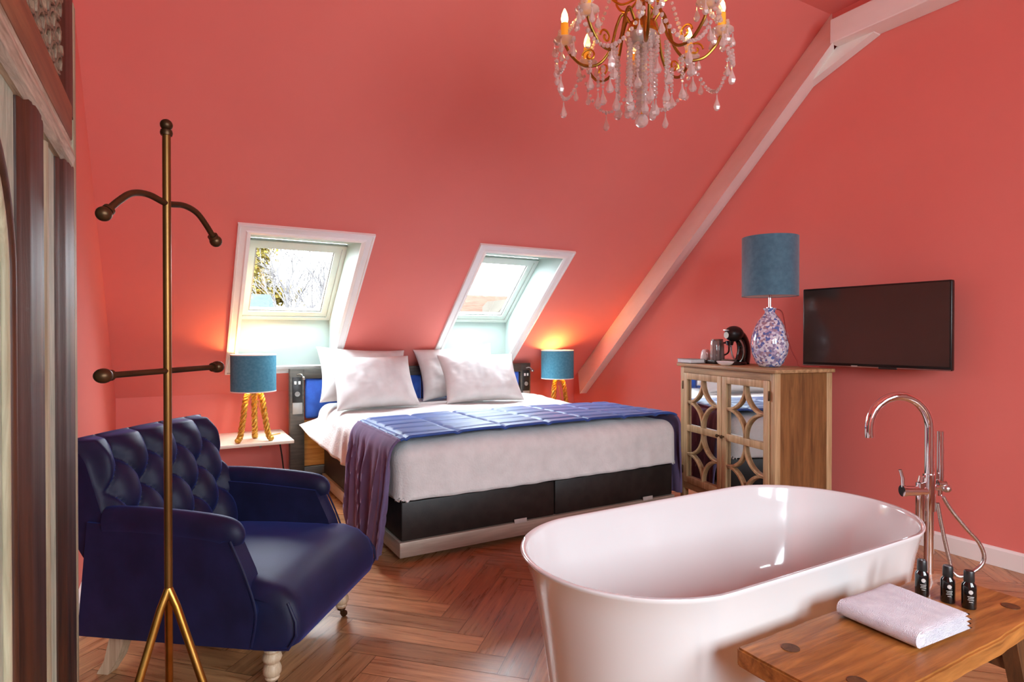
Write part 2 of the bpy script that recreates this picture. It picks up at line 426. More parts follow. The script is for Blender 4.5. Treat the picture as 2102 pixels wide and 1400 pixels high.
# front wall, behind the photographer, with two unseen windows added for fill light
FZ0, FZ1 = 1.1, 2.4
FWX = [(.0, 1.05), (1.45, 2.5)]
b = MB(); xs = [XL, FWX[0][0], FWX[0][1], FWX[1][0], FWX[1][1], XR]; zs = [0, FZ0, FZ1, ZC]
for i in range(5):
    for j in range(3):
        if i % 2 == 1 and j == 1: continue
        b.face([(xs[i], YF, zs[j]), (xs[i+1], YF, zs[j]), (xs[i+1], YF, zs[j+1]), (xs[i], YF, zs[j+1])])
bmesh.ops.remove_doubles(b.bm, verts=b.bm.verts, dist=1e-5)
struct(b.build('wall_front', M['white'], smooth=False))
for k, (fa0, fa1) in enumerate(FWX):
    added_win = thing('window_%d' % (k+3), ('white framed window added for fill light in the front wall, cupboard side', 'white framed window added for fill light in the front wall, television side')[k], 'window'); added_win['kind'] = 'structure'
    b = MB(); xm, zm = (fa0+fa1)/2, (FZ0+FZ1)/2
    for x in (fa0, fa1): b.box((x, YF, zm), (.07, .08, FZ1-FZ0+.07))
    for z in (FZ0, FZ1): b.box((xm, YF, z), (fa1-fa0, .08, .07))
    b.build('window_frame', M['sash'], added_win, smooth=False)
    b = MB(); b.face([(fa0, YF, FZ0), (fa1, YF, FZ0), (fa1, YF, FZ1), (fa0, YF, FZ1)]); b.build('pane', M['pane'], added_win, smooth=False)
    li = bpy.data.lights.new('window_portal', 'AREA'); li.shape = 'RECTANGLE'; li.size = fa1-fa0; li.size_y = FZ1-FZ0; li.cycles.is_portal = True
    lo = bpy.data.objects.new('window_portal', li); COL.objects.link(lo); lo.location = (xm, YF-.02, zm); lo.rotation_euler = (PI/2, 0, 0)

# baseboards
def base_board(nm, p, q, nrm):
    b = MB(); p = Vector(p); q = Vector(q); n = Vector(nrm); t = .016
    prof = [(0, 0), (t, 0), (t, .088), (t*.55, .097), (0, .1)]
    A = [b.bm.verts.new(p+n*u+Vector((0, 0, v))) for u, v in prof]; B = [b.bm.verts.new(q+n*u+Vector((0, 0, v))) for u, v in prof]
    for i in range(5): b.bm.faces.new((A[i], A[(i+1) % 5], B[(i+1) % 5], B[i]))
    b.bm.faces.new(A); b.bm.faces.new(B[::-1])
    struct(b.build(nm, M['white'], smooth=False))
base_board('baseboard_back', (XL, YB-.001, .001), (XR, YB-.001, .001), (0, -1, 0))
base_board('baseboard_right', (XR-.001, YF, .001), (XR-.001, YB-.02, .001), (-1, 0, 0))
base_board('baseboard_left', (XL+.001, YF, .001), (XL+.001, YB-.02, .001), (1, 0, 0))

# skylights
def skylight(k, x0, x1, label):
    r = thing('window_%d' % k, label, 'window'); r['kind'] = 'structure'
    fw = .072
    n_out = Vector((0, math.sin(ANG), math.cos(ANG)))            # out of the room
    def P(x, z, off=0): return Vector((x, SY(z), z))-n_out*off
    dz = fw*math.sin(ANG)
    # moulded architrave: stepped profile around the opening
    b = MB()
    rings = []
    prof = [(0, -.002), (0, .012), (.022, .02), (.030, .012), (.062, .012), (.066, .02), (.078, .018), (.08, -.002)]   # (outward distance from opening, height into room)
    for d, o in prof:
        s = d*math.sin(ANG)
        rings.append([b.bm.verts.new(P(x0-d, Z0-s, o)), b.bm.verts.new(P(x1+d, Z0-s, o)), b.bm.verts.new(P(x1+d, Z1+s, o)), b.bm.verts.new(P(x0-d, Z1+s, o))])
    for A, B in zip(rings, rings[1:]):
        for i in range(4): b.bm.faces.new((A[i], A[(i+1) % 4], B[(i+1) % 4], B[i]))
    b.build('architrave', M['white'], r, smooth=False)
    # lining: vertical below, level on top, straight sides
    b = MB()
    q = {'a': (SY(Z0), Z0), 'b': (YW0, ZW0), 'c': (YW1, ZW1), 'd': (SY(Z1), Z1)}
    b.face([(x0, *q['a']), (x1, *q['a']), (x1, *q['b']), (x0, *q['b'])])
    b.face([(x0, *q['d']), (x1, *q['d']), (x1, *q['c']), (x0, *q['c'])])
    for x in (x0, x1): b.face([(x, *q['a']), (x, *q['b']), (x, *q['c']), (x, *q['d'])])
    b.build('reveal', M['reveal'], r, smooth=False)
    # frame and sash on the window plane
    def W(x, s, off): # s: 0 bottom .. 1 top, off: into the room
        return Vector((x, YW0+(YW1-YW0)*s, ZW0+(ZW1-ZW0)*s))-n_out*off
    H = (Vector((0, YW1, ZW1))-Vector((0, YW0, ZW0))).length
    def ring(b, i0, i1, o0, o1):
        V = []
        for ins, off in ((i0, o0), (i0, o1), (i1, o1), (i1, o0)):
            s = ins/H
            V.append([b.bm.verts.new(W(x0+ins, s, off)), b.bm.verts.new(W(x1-ins, s, off)), b.bm.verts.new(W(x1-ins, 1-s, off)), b.bm.verts.new(W(x0+ins, 1-s, off))])
        for m in range(4):
            A, B = V[m], V[(m+1) % 4]
            for i in range(4): b.bm.faces.new((A[i], A[(i+1) % 4], B[(i+1) % 4], B[i]))
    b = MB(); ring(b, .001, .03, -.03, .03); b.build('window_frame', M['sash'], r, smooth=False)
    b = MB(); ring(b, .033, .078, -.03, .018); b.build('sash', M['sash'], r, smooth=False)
    b = MB(); ring(b, .0805, .088, -.02, .006); b.build('gasket', M['plate'], r, smooth=False)
    b = MB(); b.face([W(x0+.08, .08/H, 0), W(x1-.08, .08/H, 0), W(x1-.08, 1-.08/H, 0), W(x0+.08, 1-.08/H, 0)]); b.build('pane', M['pane'], r, smooth=False)
    li = bpy.data.lights.new('skylight_portal', 'AREA'); li.shape = 'RECTANGLE'; li.size = x1-x0; li.size_y = H
    li.cycles.is_portal = True
    lo = bpy.data.objects.new('skylight_portal', li); COL.objects.link(lo)
    lo.location = W((x0+x1)/2, .5, -.02); lo.rotation_euler = (-ANG, 0, 0)
skylight(1, *SKY[0], 'white skylight in the red slope with a bare tree outside, above the armchair side')
skylight(2, *SKY[1], 'white skylight in the red slope with a red tiled roof outside')

# white painted roof timbers at the right gable (rafter + level tie + knee brace, one truss)
tr = struct(thing('trim_1', 'white painted roof truss against the red gable wall', 'beam'))
b = MB()
xi, xo = XR-.16, XR-.002
def lin(p, q, t): return Vector(p)+(Vector(q)-Vector(p))*t
lowL1, upL1 = (xo, SY(.83), .83), (xo, 2.40, ZK+(YB-2.40)*TAN)                # edge where the timber meets the slope
lowL2, upL2 = (xi, 4.989, .629), (xi, 2.29, 3.086)                            # free lower edge
lowL3, upL3 = (xo, 5.086, .618), (xo, 2.38, 3.05)
V = []
for p in (lowL1, lowL2, lowL3): V.append(b.bm.verts.new(p))
for p in (upL1, upL2, upL3): V.append(b.bm.verts.new(p))
b.bm.faces.new(V[:3]); b.bm.faces.new(V[3:][::-1])
for i in range(3): b.bm.faces.new((V[i], V[(i+1) % 3], V[3+(i+1) % 3], V[3+i]))
b.build('rafter', M['beam'], tr, smooth=False)
b = MB(); b.box(((xi+xo)/2, (2.315-1.8)/2, 3.155), (xo-xi, 2.315+1.8, .152), bevel=.006); b.build('tie_beam', M['beam'], tr, smooth=False)
b = MB(); b.prism([(2.30, 3.10), (2.05, 3.12), (2.09, 3.075), (2.57, 2.90)], XR-.075, XR-.004, 'x'); b.build('knee_brace', M['beam'], tr, smooth=False)

# ------------------------------------------------------------------ outside
GZ = -5.5
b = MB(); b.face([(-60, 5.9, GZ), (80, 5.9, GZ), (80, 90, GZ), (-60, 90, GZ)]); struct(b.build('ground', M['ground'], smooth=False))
def branch(b, p, d, L, r, lvl, rnd):
    q = p+d*L
    b.tube([p, p+d*L*.5+Vector((rnd.uniform(-1, 1), rnd.uniform(-1, 1), 0))*L*.05, q], r, 5, cap=False, rs=[r, r*.85, r*.65])
    if lvl == 0: return
    for k in range(3 if lvl > 1 else 4):
        a = rnd.uniform(0, 2*PI); t = rnd.uniform(.3, .65)
        nd = (d+Vector((math.cos(a)*t, math.sin(a)*t, rnd.uniform(-.05, .25)))).normalized()
        branch(b, p+d*L*rnd.uniform(.55, 1), nd, L*rnd.uniform(.6, .8), r*.55, lvl-1, rnd)
def bare_tree(x, y, h, seed, label):
    rnd = random.Random(seed); t = thing('bare_tree', label, 'tree', (x, y, GZ))
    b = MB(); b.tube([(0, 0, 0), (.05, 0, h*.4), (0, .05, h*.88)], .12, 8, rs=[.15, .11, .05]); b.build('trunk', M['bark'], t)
    b = MB()
    for k in range(12):
        a = k*2.4; z = h*(.58+.025*k)
        branch(b, Vector((0, 0, z)), Vector((math.cos(a)*.45, math.sin(a)*.45, 1)).normalized(), h*(.15-.006*k), .045, 3, rnd)
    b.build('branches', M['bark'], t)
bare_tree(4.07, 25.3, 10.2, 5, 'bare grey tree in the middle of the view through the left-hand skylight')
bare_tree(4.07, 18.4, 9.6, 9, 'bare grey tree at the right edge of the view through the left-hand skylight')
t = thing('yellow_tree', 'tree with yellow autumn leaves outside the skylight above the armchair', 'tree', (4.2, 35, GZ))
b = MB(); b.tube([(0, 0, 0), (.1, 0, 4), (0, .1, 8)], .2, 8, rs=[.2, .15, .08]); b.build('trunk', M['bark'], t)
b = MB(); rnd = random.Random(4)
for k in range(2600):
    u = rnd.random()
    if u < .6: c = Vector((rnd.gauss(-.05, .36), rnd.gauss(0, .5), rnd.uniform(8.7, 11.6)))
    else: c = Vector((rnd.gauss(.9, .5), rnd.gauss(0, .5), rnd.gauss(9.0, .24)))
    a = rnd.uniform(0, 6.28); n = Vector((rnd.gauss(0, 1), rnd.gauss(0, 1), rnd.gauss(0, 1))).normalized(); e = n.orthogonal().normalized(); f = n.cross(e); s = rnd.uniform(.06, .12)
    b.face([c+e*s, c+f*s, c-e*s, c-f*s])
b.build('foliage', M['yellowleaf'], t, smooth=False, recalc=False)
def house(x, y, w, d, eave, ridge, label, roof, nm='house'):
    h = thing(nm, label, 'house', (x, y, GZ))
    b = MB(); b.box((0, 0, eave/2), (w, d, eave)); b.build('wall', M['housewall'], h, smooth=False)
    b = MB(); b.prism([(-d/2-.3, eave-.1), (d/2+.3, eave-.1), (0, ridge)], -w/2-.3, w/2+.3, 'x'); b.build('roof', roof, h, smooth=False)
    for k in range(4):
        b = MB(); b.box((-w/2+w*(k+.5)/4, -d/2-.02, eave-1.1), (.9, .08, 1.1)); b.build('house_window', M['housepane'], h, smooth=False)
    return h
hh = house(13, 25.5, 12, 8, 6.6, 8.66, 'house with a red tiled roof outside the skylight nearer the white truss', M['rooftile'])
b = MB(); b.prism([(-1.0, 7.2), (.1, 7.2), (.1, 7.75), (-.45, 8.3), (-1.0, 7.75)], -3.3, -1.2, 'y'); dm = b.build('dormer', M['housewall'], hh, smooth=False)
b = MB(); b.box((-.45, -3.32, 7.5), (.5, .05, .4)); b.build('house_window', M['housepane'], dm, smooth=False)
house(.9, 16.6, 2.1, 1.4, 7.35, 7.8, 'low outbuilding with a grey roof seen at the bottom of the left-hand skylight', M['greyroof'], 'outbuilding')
# ------------------------------------------------------------------ bed
bed = thing('bed', 'wide black box spring bed with a grey framed headboard and blue upholstered panels', 'bed', (0, 0, 0))
BX0, BX1, BY0, BY1 = 1.065, 3.04, 3.065, 4.93
b = MB(); b.box(((BX0+BX1)/2, (BY0+BY1)/2, .073), (BX1-BX0+.02, BY1-BY0+.02, .082), bevel=.003); b.build('plinth', M['plinth'], bed)
for k in range(2):
    hw = (BX1-BX0)/2
    b = MB(); b.box((BX0+hw*(k+.5), (BY0+BY1)/2, .222), (hw-.004, BY1-BY0, .214), bevel=.012); b.build('base', M['base'], bed)
    b = MB(); b.box((BX0+hw*(k+.5), (BY0+BY1)/2, .43), (hw-.10, BY1-BY0-.12, .19), bevel=.05, seg=3); b.build('mattress', M['linen'], bed)
    b = MB(); b.box((1.80 if k == 0 else 2.80, BY0-.012, .123), (.085, .006, .026), bevel=.002); q = b.build('maker_tag', M['label'], bed); q['label'] = 'small pale tag on the bed base'
for x in (BX0+.12, BX1-.12):
    for y in (BY0+.12, BY1-.12):
        b = MB(); b.lathe([(0, 0), (.03, 0), (.026, .034), (0, .034)], 16, (x, y, 0)); b.build('foot', M['plastic'], bed)
# headboard: grey frame, blue panels, switch panels, wooden lower board
HX0, HX1, HY, HT = .822, 3.07, 5.035, .955
hb = MB()
for x in (HX0+.055, HX1-.055): hb.box((x, HY+.015, HT/2), (.11, .07, HT), bevel=.004)
hb.box(((HX0+HX1)/2, HY+.015, HT-.04), (HX1-HX0-.2, .07, .08), bevel=.004)
hb.box(((HX0+HX1)/2, HY+.015, .11), (HX1-HX0-.2, .06, .10), bevel=.004)
hdb = hb.build('headboard', M['headframe'], bed)
b = MB(); b.box(((HX0+HX1)/2, HY+.025, .35), (HX1-HX0-.21, .025, .37)); b.build('lower_board', M['orangewood'], hdb)
for k in range(4):
    w = (HX1-HX0-.23)/4
    b = MB(); b.box((HX0+.115+w*(k+.5), HY+.012, .715), (w-.012, .05, .33), bevel=.02, seg=3); b.build('upholstered_panel', M['blue'], hdb)
for x in (HX0+.055, HX1-.055):
    b = MB(); b.box((x, HY-.024, .79), (.075, .008, .20), bevel=.003); sp = b.build('switch_panel', M['plastic'], hdb)
    b = MB(); b.box((x, HY-.03, .64), (.075, .008, .09), bevel=.003); b.build('cover_plate', M['plate'], hdb)
    b = MB()
    for dx in (-.016, .016): b.box((x+dx, HY-.03, .845), (.018, .006, .026), bevel=.002)
    b.build('light_switch', M['whiteplastic'], sp)
    b = MB(); b.lathe([(0, 0), (.02, 0), (.02, .006), (.014, .006), (.013, .002), (0, .002)], 20, (x, HY-.027, .755), Matrix.Rotation(PI/2, 4, 'X')); b.build('socket_outlet', M['plate'], sp)
    b = MB(); b.tube(smoothpath([(x, HY-.03, .91), (x+.02, HY-.06, .915), (x+.035, HY-.075, .895)], 5), .006, 8); b.sphere((x+.04, HY-.08, .885), .015, 12, 8); b.build('reading_light', M['silver'], hdb)

# cloth mapped over the mattress
def drape(s, t, x0, x1, y0, y1, top, r, flare=0):
    """s across (from x0), t along (from y0); outside the flat top the cloth bends over an edge of radius r"""
    W, L = x1-x0-2*r, y1-y0-r
    ex = -s if s < 0 else (s-W if s > W else 0); sx = -1 if s < 0 else 1
    ey = -t if t < 0 else 0
    bx, by = x0+r+min(max(s, 0), W), y0+r+max(t, 0)
    e = math.hypot(ex, ey)
    if e < 1e-9: return Vector((bx, by, top)), Vector((0, 0, 1))
    dx, dy = sx*ex/e, -ey/e
    if e < r*PI/2:
        a = e/r; o, dn = r*math.sin(a), r*(1-math.cos(a)); n = Vector((dx*math.sin(a), dy*math.sin(a), math.cos(a)))
    else:
        q = e-r*PI/2
        o = r+q*flare; dn = r+q*math.sqrt(max(0, 1-flare*flare)); n = Vector((dx, dy, flare)).normalized()
    return Vector((bx+dx*o, by+dy*o, top-dn)), n
DX0, DX1, DY0, DY1, DTOP, DR = 1.030, 3.075, 3.025, 4.955, .645, .10
def nz(x, y, z=0): return noise.noise(Vector((x, y, z)))
def duvet():
    b = MB(); nu, nv = 130, 120
    W, L = DX1-DX0-2*DR, DY1-DY0-DR
    def hem(t):          # length of cloth hanging on the sides at distance t from the foot
        z = .345-.01*sstep(.3, 1.0, t)
        return DTOP-z-DR+DR*PI/2-.05*sstep(.9, 1.4, t)
    footdrop = DTOP-.345-DR+DR*PI/2
    def f(i, j):
        v = j/(nv-1)
        t = -footdrop+(L+footdrop)*v
        tl = max(t, 0); dl = hem(tl)
        u = i/(nu-1)
        s = -dl+(W+2*dl)*u
        # corner: keep the hem at one height
        ex = -s if s < 0 else max(s-W, 0); ey = max(-t, 0)
        if ex > 0 and ey > 0:
            e = math.hypot(ex, ey); lim = max(dl*abs(ex/e), footdrop*abs(ey/e), min(dl, footdrop))
            if e > min(dl, footdrop):
                k = (min(dl, footdrop))/e*(1+.0*lim); ex *= k; ey *= k
                s = -ex if s < 0 else W+ex; t = -ey
        fl = .35*sstep(.9, 1.4, t)+.61*sstep(1.15, 1.78, t) if s < 0 else 0
        p, n = drape(s, t, DX0, DX1, DY0, DY1, DTOP, DR, fl)
        p.z += .02*sstep(1.0, 1.8, t)
        side = max(ex, ey)
        w = .012*nz(p.x*2.2, p.y*2.2, 1)+.007*nz(p.x*6+p.y*3, p.y*6-p.x*2, 3)+.006*abs(nz(p.x*5-p.y*9, p.y*4, 6))*sstep(.6, 1.4, t)
        if side > .05:
            al = (p.y if ex > ey else p.x)
            amp = .010*sstep(.05, .25, side)*(1.8 if (s < 0 and t > .9) else .8)
            w += amp*math.sin(al*34+3*nz(al*3, 0, 2))*(.6+.6*nz(al*2.3, 5, 0))
        # soft puff of the filling
        w += .012*math.sin(max(0, min(1, s/W))*PI)
        if side > .05: w = max(w, -.004)
        return p+n*w
    b.grid(nu, nv, f)
    o = b.build('duvet', M['linen'])
    so = o.modifiers.new('thick', 'SOLIDIFY'); so.thickness = .012; so.offset = -1
    return tag(o, 'white linen duvet spread over the bed, hanging past the mattress', 'duvet')
duvet()
def quilt():
    """folded velvet runner across the foot of the bed"""
    x0, x1, y0, top, r = DX0-.03, DX1+.03, DY0-.035, DTOP+.043, .10
    W = x1-x0-2*r; T0, T1 = -.05, .70
    drop = .70
    root = thing('bed_runner', 'quilted blue velvet runner laid across the foot of the bed', 'bed runner')
    nu, nv = 260, 56
    def wav(v): return 0
    def surf(s, v):
        t = T0+(T1-T0)*v
        left = s < W/2
        # edges drawn in a little where the cloth hangs
        hang = max(-s, s-W, 0)
        edge = .025*nz(s*2.5, 7, 0)
        tt = t*(1-.07*sstep(.1, .6, hang))+.02*sstep(.1, .6, hang)+edge*(1-.5*v)
        tt += .10*sstep(.3*W, W, s)*(1-v)*.25
        p, n = drape(s, max(tt, -.02), x0, x1, y0, 5, top, r, .06)
        if tt < 0: p.y += tt
        w = .006*nz(p.x*3, p.y*3, 9)+.012*math.sin(max(0, min(1, s/W))*PI)
        if hang < .06:
            # quilting channels
            ca = min(abs(((t-.02)/.155) % 1), 1-abs(((t-.02)/.155) % 1))*.155
            row = int((t-.02)//.155)
            cb = ((s+.02)/.30) % 1; cb = min(cb, 1-cb)*.30
            d = min(ca, cb)
            w += .012*(1-math.exp(-(d/.012)**1.3))-.004
        else:
            k = sstep(.06, .35, hang)
            al = v*6.2+1.3*nz(v*2, hang*1.5, 3 if left else 8)
            w += k*(.018*math.sin(al*2*PI*.8+hang*1.2)+.010*math.sin(al*2*PI*1.9+hang*3))+.012*k
        return p, n, w
    def rng(sa, sb, n):
        def f(i, j):
            s = sa+(sb-sa)*i/(n-1); p, nn, w = surf(s, j/(nv-1)); return p+nn*w
        return f
    b = MB(); b.grid(nu, nv, rng(-.06, W+.06, nu)); o = b.build('quilted_panel', M['throw'], root)
    so = o.modifiers.new('thick', 'SOLIDIFY'); so.thickness = .014; so.offset = -1
    for sa, sb in ((-.058, -drop), (W+.058, W+drop*.92)):
        b = MB(); b.grid(70, nv, rng(sa, sb, 70)); o = b.build('hanging_end', M['throwdrop'], root); o['label'] = 'plain plum velvet end of the runner hanging down'
        so = o.modifiers.new('thick', 'SOLIDIFY'); so.thickness = .012; so.offset = -1
    # piping where the quilted part ends, and one more seam on top
    for s in (-.06, W+.06):
        b = MB(); b.tube([(lambda q: q[0]+q[1]*(q[2]+.004))(surf(s, k/30)) for k in range(31)], .006, 6); b.build('piping', M['throwdrop'], root)
quilt()

def pillow_mesh(w, h, th, seed):
    b = MB(); nu, nv = 44, 34
    def side(sg):
        def f(i, j):
            u = -1+2*i/(nu-1); v = -1+2*j/(nv-1)
            x = w/2*u*(1-.10*(1-v*v)*abs(u)**2); y = h/2*v*(1-.12*(1-u*u)*abs(v)**2)
            t = th/2*((1-u**4)*(1-v**4))**.55*(.75+.25*math.cos(u*1.2)*math.cos(v*1.2))
            wr = .014*nz(x*6+seed, y*6, sg)+.007*nz(x*20+seed, y*11, sg)+.005*abs(nz(x*14+seed, y*30, sg+2))
            e = (1-abs(u)**6)*(1-abs(v)**6)
            return Vector((x, y, sg*(t+wr*e)))
        return f
    b.grid(nu, nv, side(1)); b.grid(nu, nv, side(-1))
    bmesh.ops.remove_doubles(b.bm, verts=b.bm.verts, dist=1e-4)
    return b
def pillow(loc, rx, rz, w, h, th, seed, label, ry=0):
    o = pillow_mesh(w, h, th, seed).build('pillow', M['pillow'], angle=80)
    o.location = loc
    o.rotation_euler = Euler((rx, ry, rz))
    sub = o.modifiers.new('s', 'SUBSURF'); sub.levels = 1; sub.render_levels = 1
    return tag(o, label, 'pillow', 'pillows against the headboard')
pillow((1.36, 4.80, .905), math.radians(66), math.radians(3), .76, .48, .19, 1, 'white pillow behind the front one on the armchair side of the bed', math.radians(3))
pillow((1.37, 4.555, .865), math.radians(58), math.radians(4), .68, .47, .21, 2, 'plump white pillow in front on the armchair side of the bed')
pillow((2.20, 4.815, .912), math.radians(68), math.radians(-2), .76, .48, .19, 3, 'white pillow behind the front one on the cabinet side of the bed', math.radians(-4))
pillow((2.28, 4.53, .868), math.radians(58), math.radians(-3), .72, .47, .21, 4, 'plump white pillow in front on the cabinet side of the bed')

# ------------------------------------------------------------------ bedside shelves and lamps
def shelf(x0, x1, label):
    t = thing('bedside_shelf', label, 'shelf', ((x0+x1)/2, (4.70+YB)/2, .44), group='bedside shelves')
    b = MB(); b.box((0, 0, -.012), (x1-x0, YB-4.70-.004, .024), bevel=.003); b.build('board', M['shelf'], t)
    for s in (-.32, .32):
        b = MB(); b.prism([(YB-5.02, -.026), (.30, -.026), (.30, -.14), (.29, -.14)], (x1-x0)*s-.008, (x1-x0)*s+.008, 'x'); b.build('bracket', M['plate'], t)
shelf(-.10, .80, 'pale wall shelf with cable below, between armchair and headboard')
shelf(3.13, 3.78, 'pale wall shelf behind the bed under the lamp by the cabinet wall')
def bedside_lamp(x, y, label, braid):
    t = thing('table_lamp', label, 'lamp', (x, y, .4415), group='bedside lamps with blue shades and gold legs')
    zt = .40
    b = MB(); b.lathe([(0, .352), (.03, .352), (.034, .36), (.03, .37), (.012, .376), (.012, .43), (0, .43)], 20); b.build('collar', M['gold'], t)
    for k, a in enumerate((205, 335, 80)):
        d = Vector((math.cos(math.radians(a)), math.sin(math.radians(a)), 0))
        path = [d*.012+Vector((0, 0, .362)), d*.045+Vector((0, 0, .352)), d*.066+Vector((0, 0, .29)), d*.085+Vector((0, 0, .16)), d*.105+Vector((0, 0, .05)), d*.128+Vector((0, 0, .014))]
        pp = smoothpath(path, 8)
        b = MB()
        for ph in (0, 2*PI/3, 4*PI/3):      # braided strands
            q = []
            for i, p in enumerate(pp):
                tdir = (pp[min(i+1, len(pp)-1)]-pp[max(i-1, 0)]).normalized(); e = tdir.cross(Vector((-d.y, d.x, 0))).normalized(); f = tdir.cross(e)
                an = i*.85+ph; q.append(p+e*math.cos(an)*.012+f*math.sin(an)*.012)
            b.tube(q, .0115, 6)
        b.ball(pp[-1]+Vector((0, 0, 0)), .016, 2, (1, 1, .8))
        b.build('leg', M['rope'], t)
    r = .157; z0, z1 = .372, .640
    b = MB(); b.lathe([(r, z0), (r, z1), (r-.003, z1), (r-.003, z0), (r, z0)], 48); sh = b.build('shade', M['teal'], t)
    b = MB(); b.lathe([(r-.0036, z0+.002), (r-.0036, z1-.002)], 48); b.build('lining', M['lining'], sh)
    for z in (z0, z1):
        b = MB(); b.lathe([(r+.001, z-.004), (r+.001, z+.004), (r-.005, z+.004), (r-.005, z-.004), (r+.001, z-.004)], 48); b.build('rim', M['whitelining'], sh)
    b = MB(); b.lathe([(0, .43), (.012, .435), (.014, .47), (.03, .50), (.034, .525), (.02, .552), (0, .56)], 16); b.build('bulb', M['bulb'], t)
    b = MB(); b.tube(smoothpath([(.03, .02, .30), (.075, .045, .14), (.12, .10, .02), (.15, .18, .006), (.22, .24, .006)], 8), .004, 6); b.build('cord', M['goldcable'], t)
    li = bpy.data.lights.new('lamp_light', 'POINT'); li.energy = 4.2; li.color = (1, .55, .2); li.shadow_soft_size = .03
    lo = bpy.data.objects.new('lamp_light', li); COL.objects.link(lo); lo.parent = t; lo.location = (0, 0, .585)
bedside_lamp(.53, 4.795, 'blue drum shade lamp with braided gold legs on the shelf beside the armchair', True)
bedside_lamp(3.24, 4.795, 'blue drum shade lamp with gold legs across the bed, below the white truss', True)
c = MB(); c.tube(smoothpath([(.72, 4.86, .408), (.735, 4.85, .30), (.755, 4.87, .14), (.77, 4.90, .03), (.74, 4.95, .006), (.70, 5.05, .006)], 8), .006, 6)
tag(c.build('cable', M['cable']), 'thin dark cable hanging from the bedside shelf to the floor', 'cable')
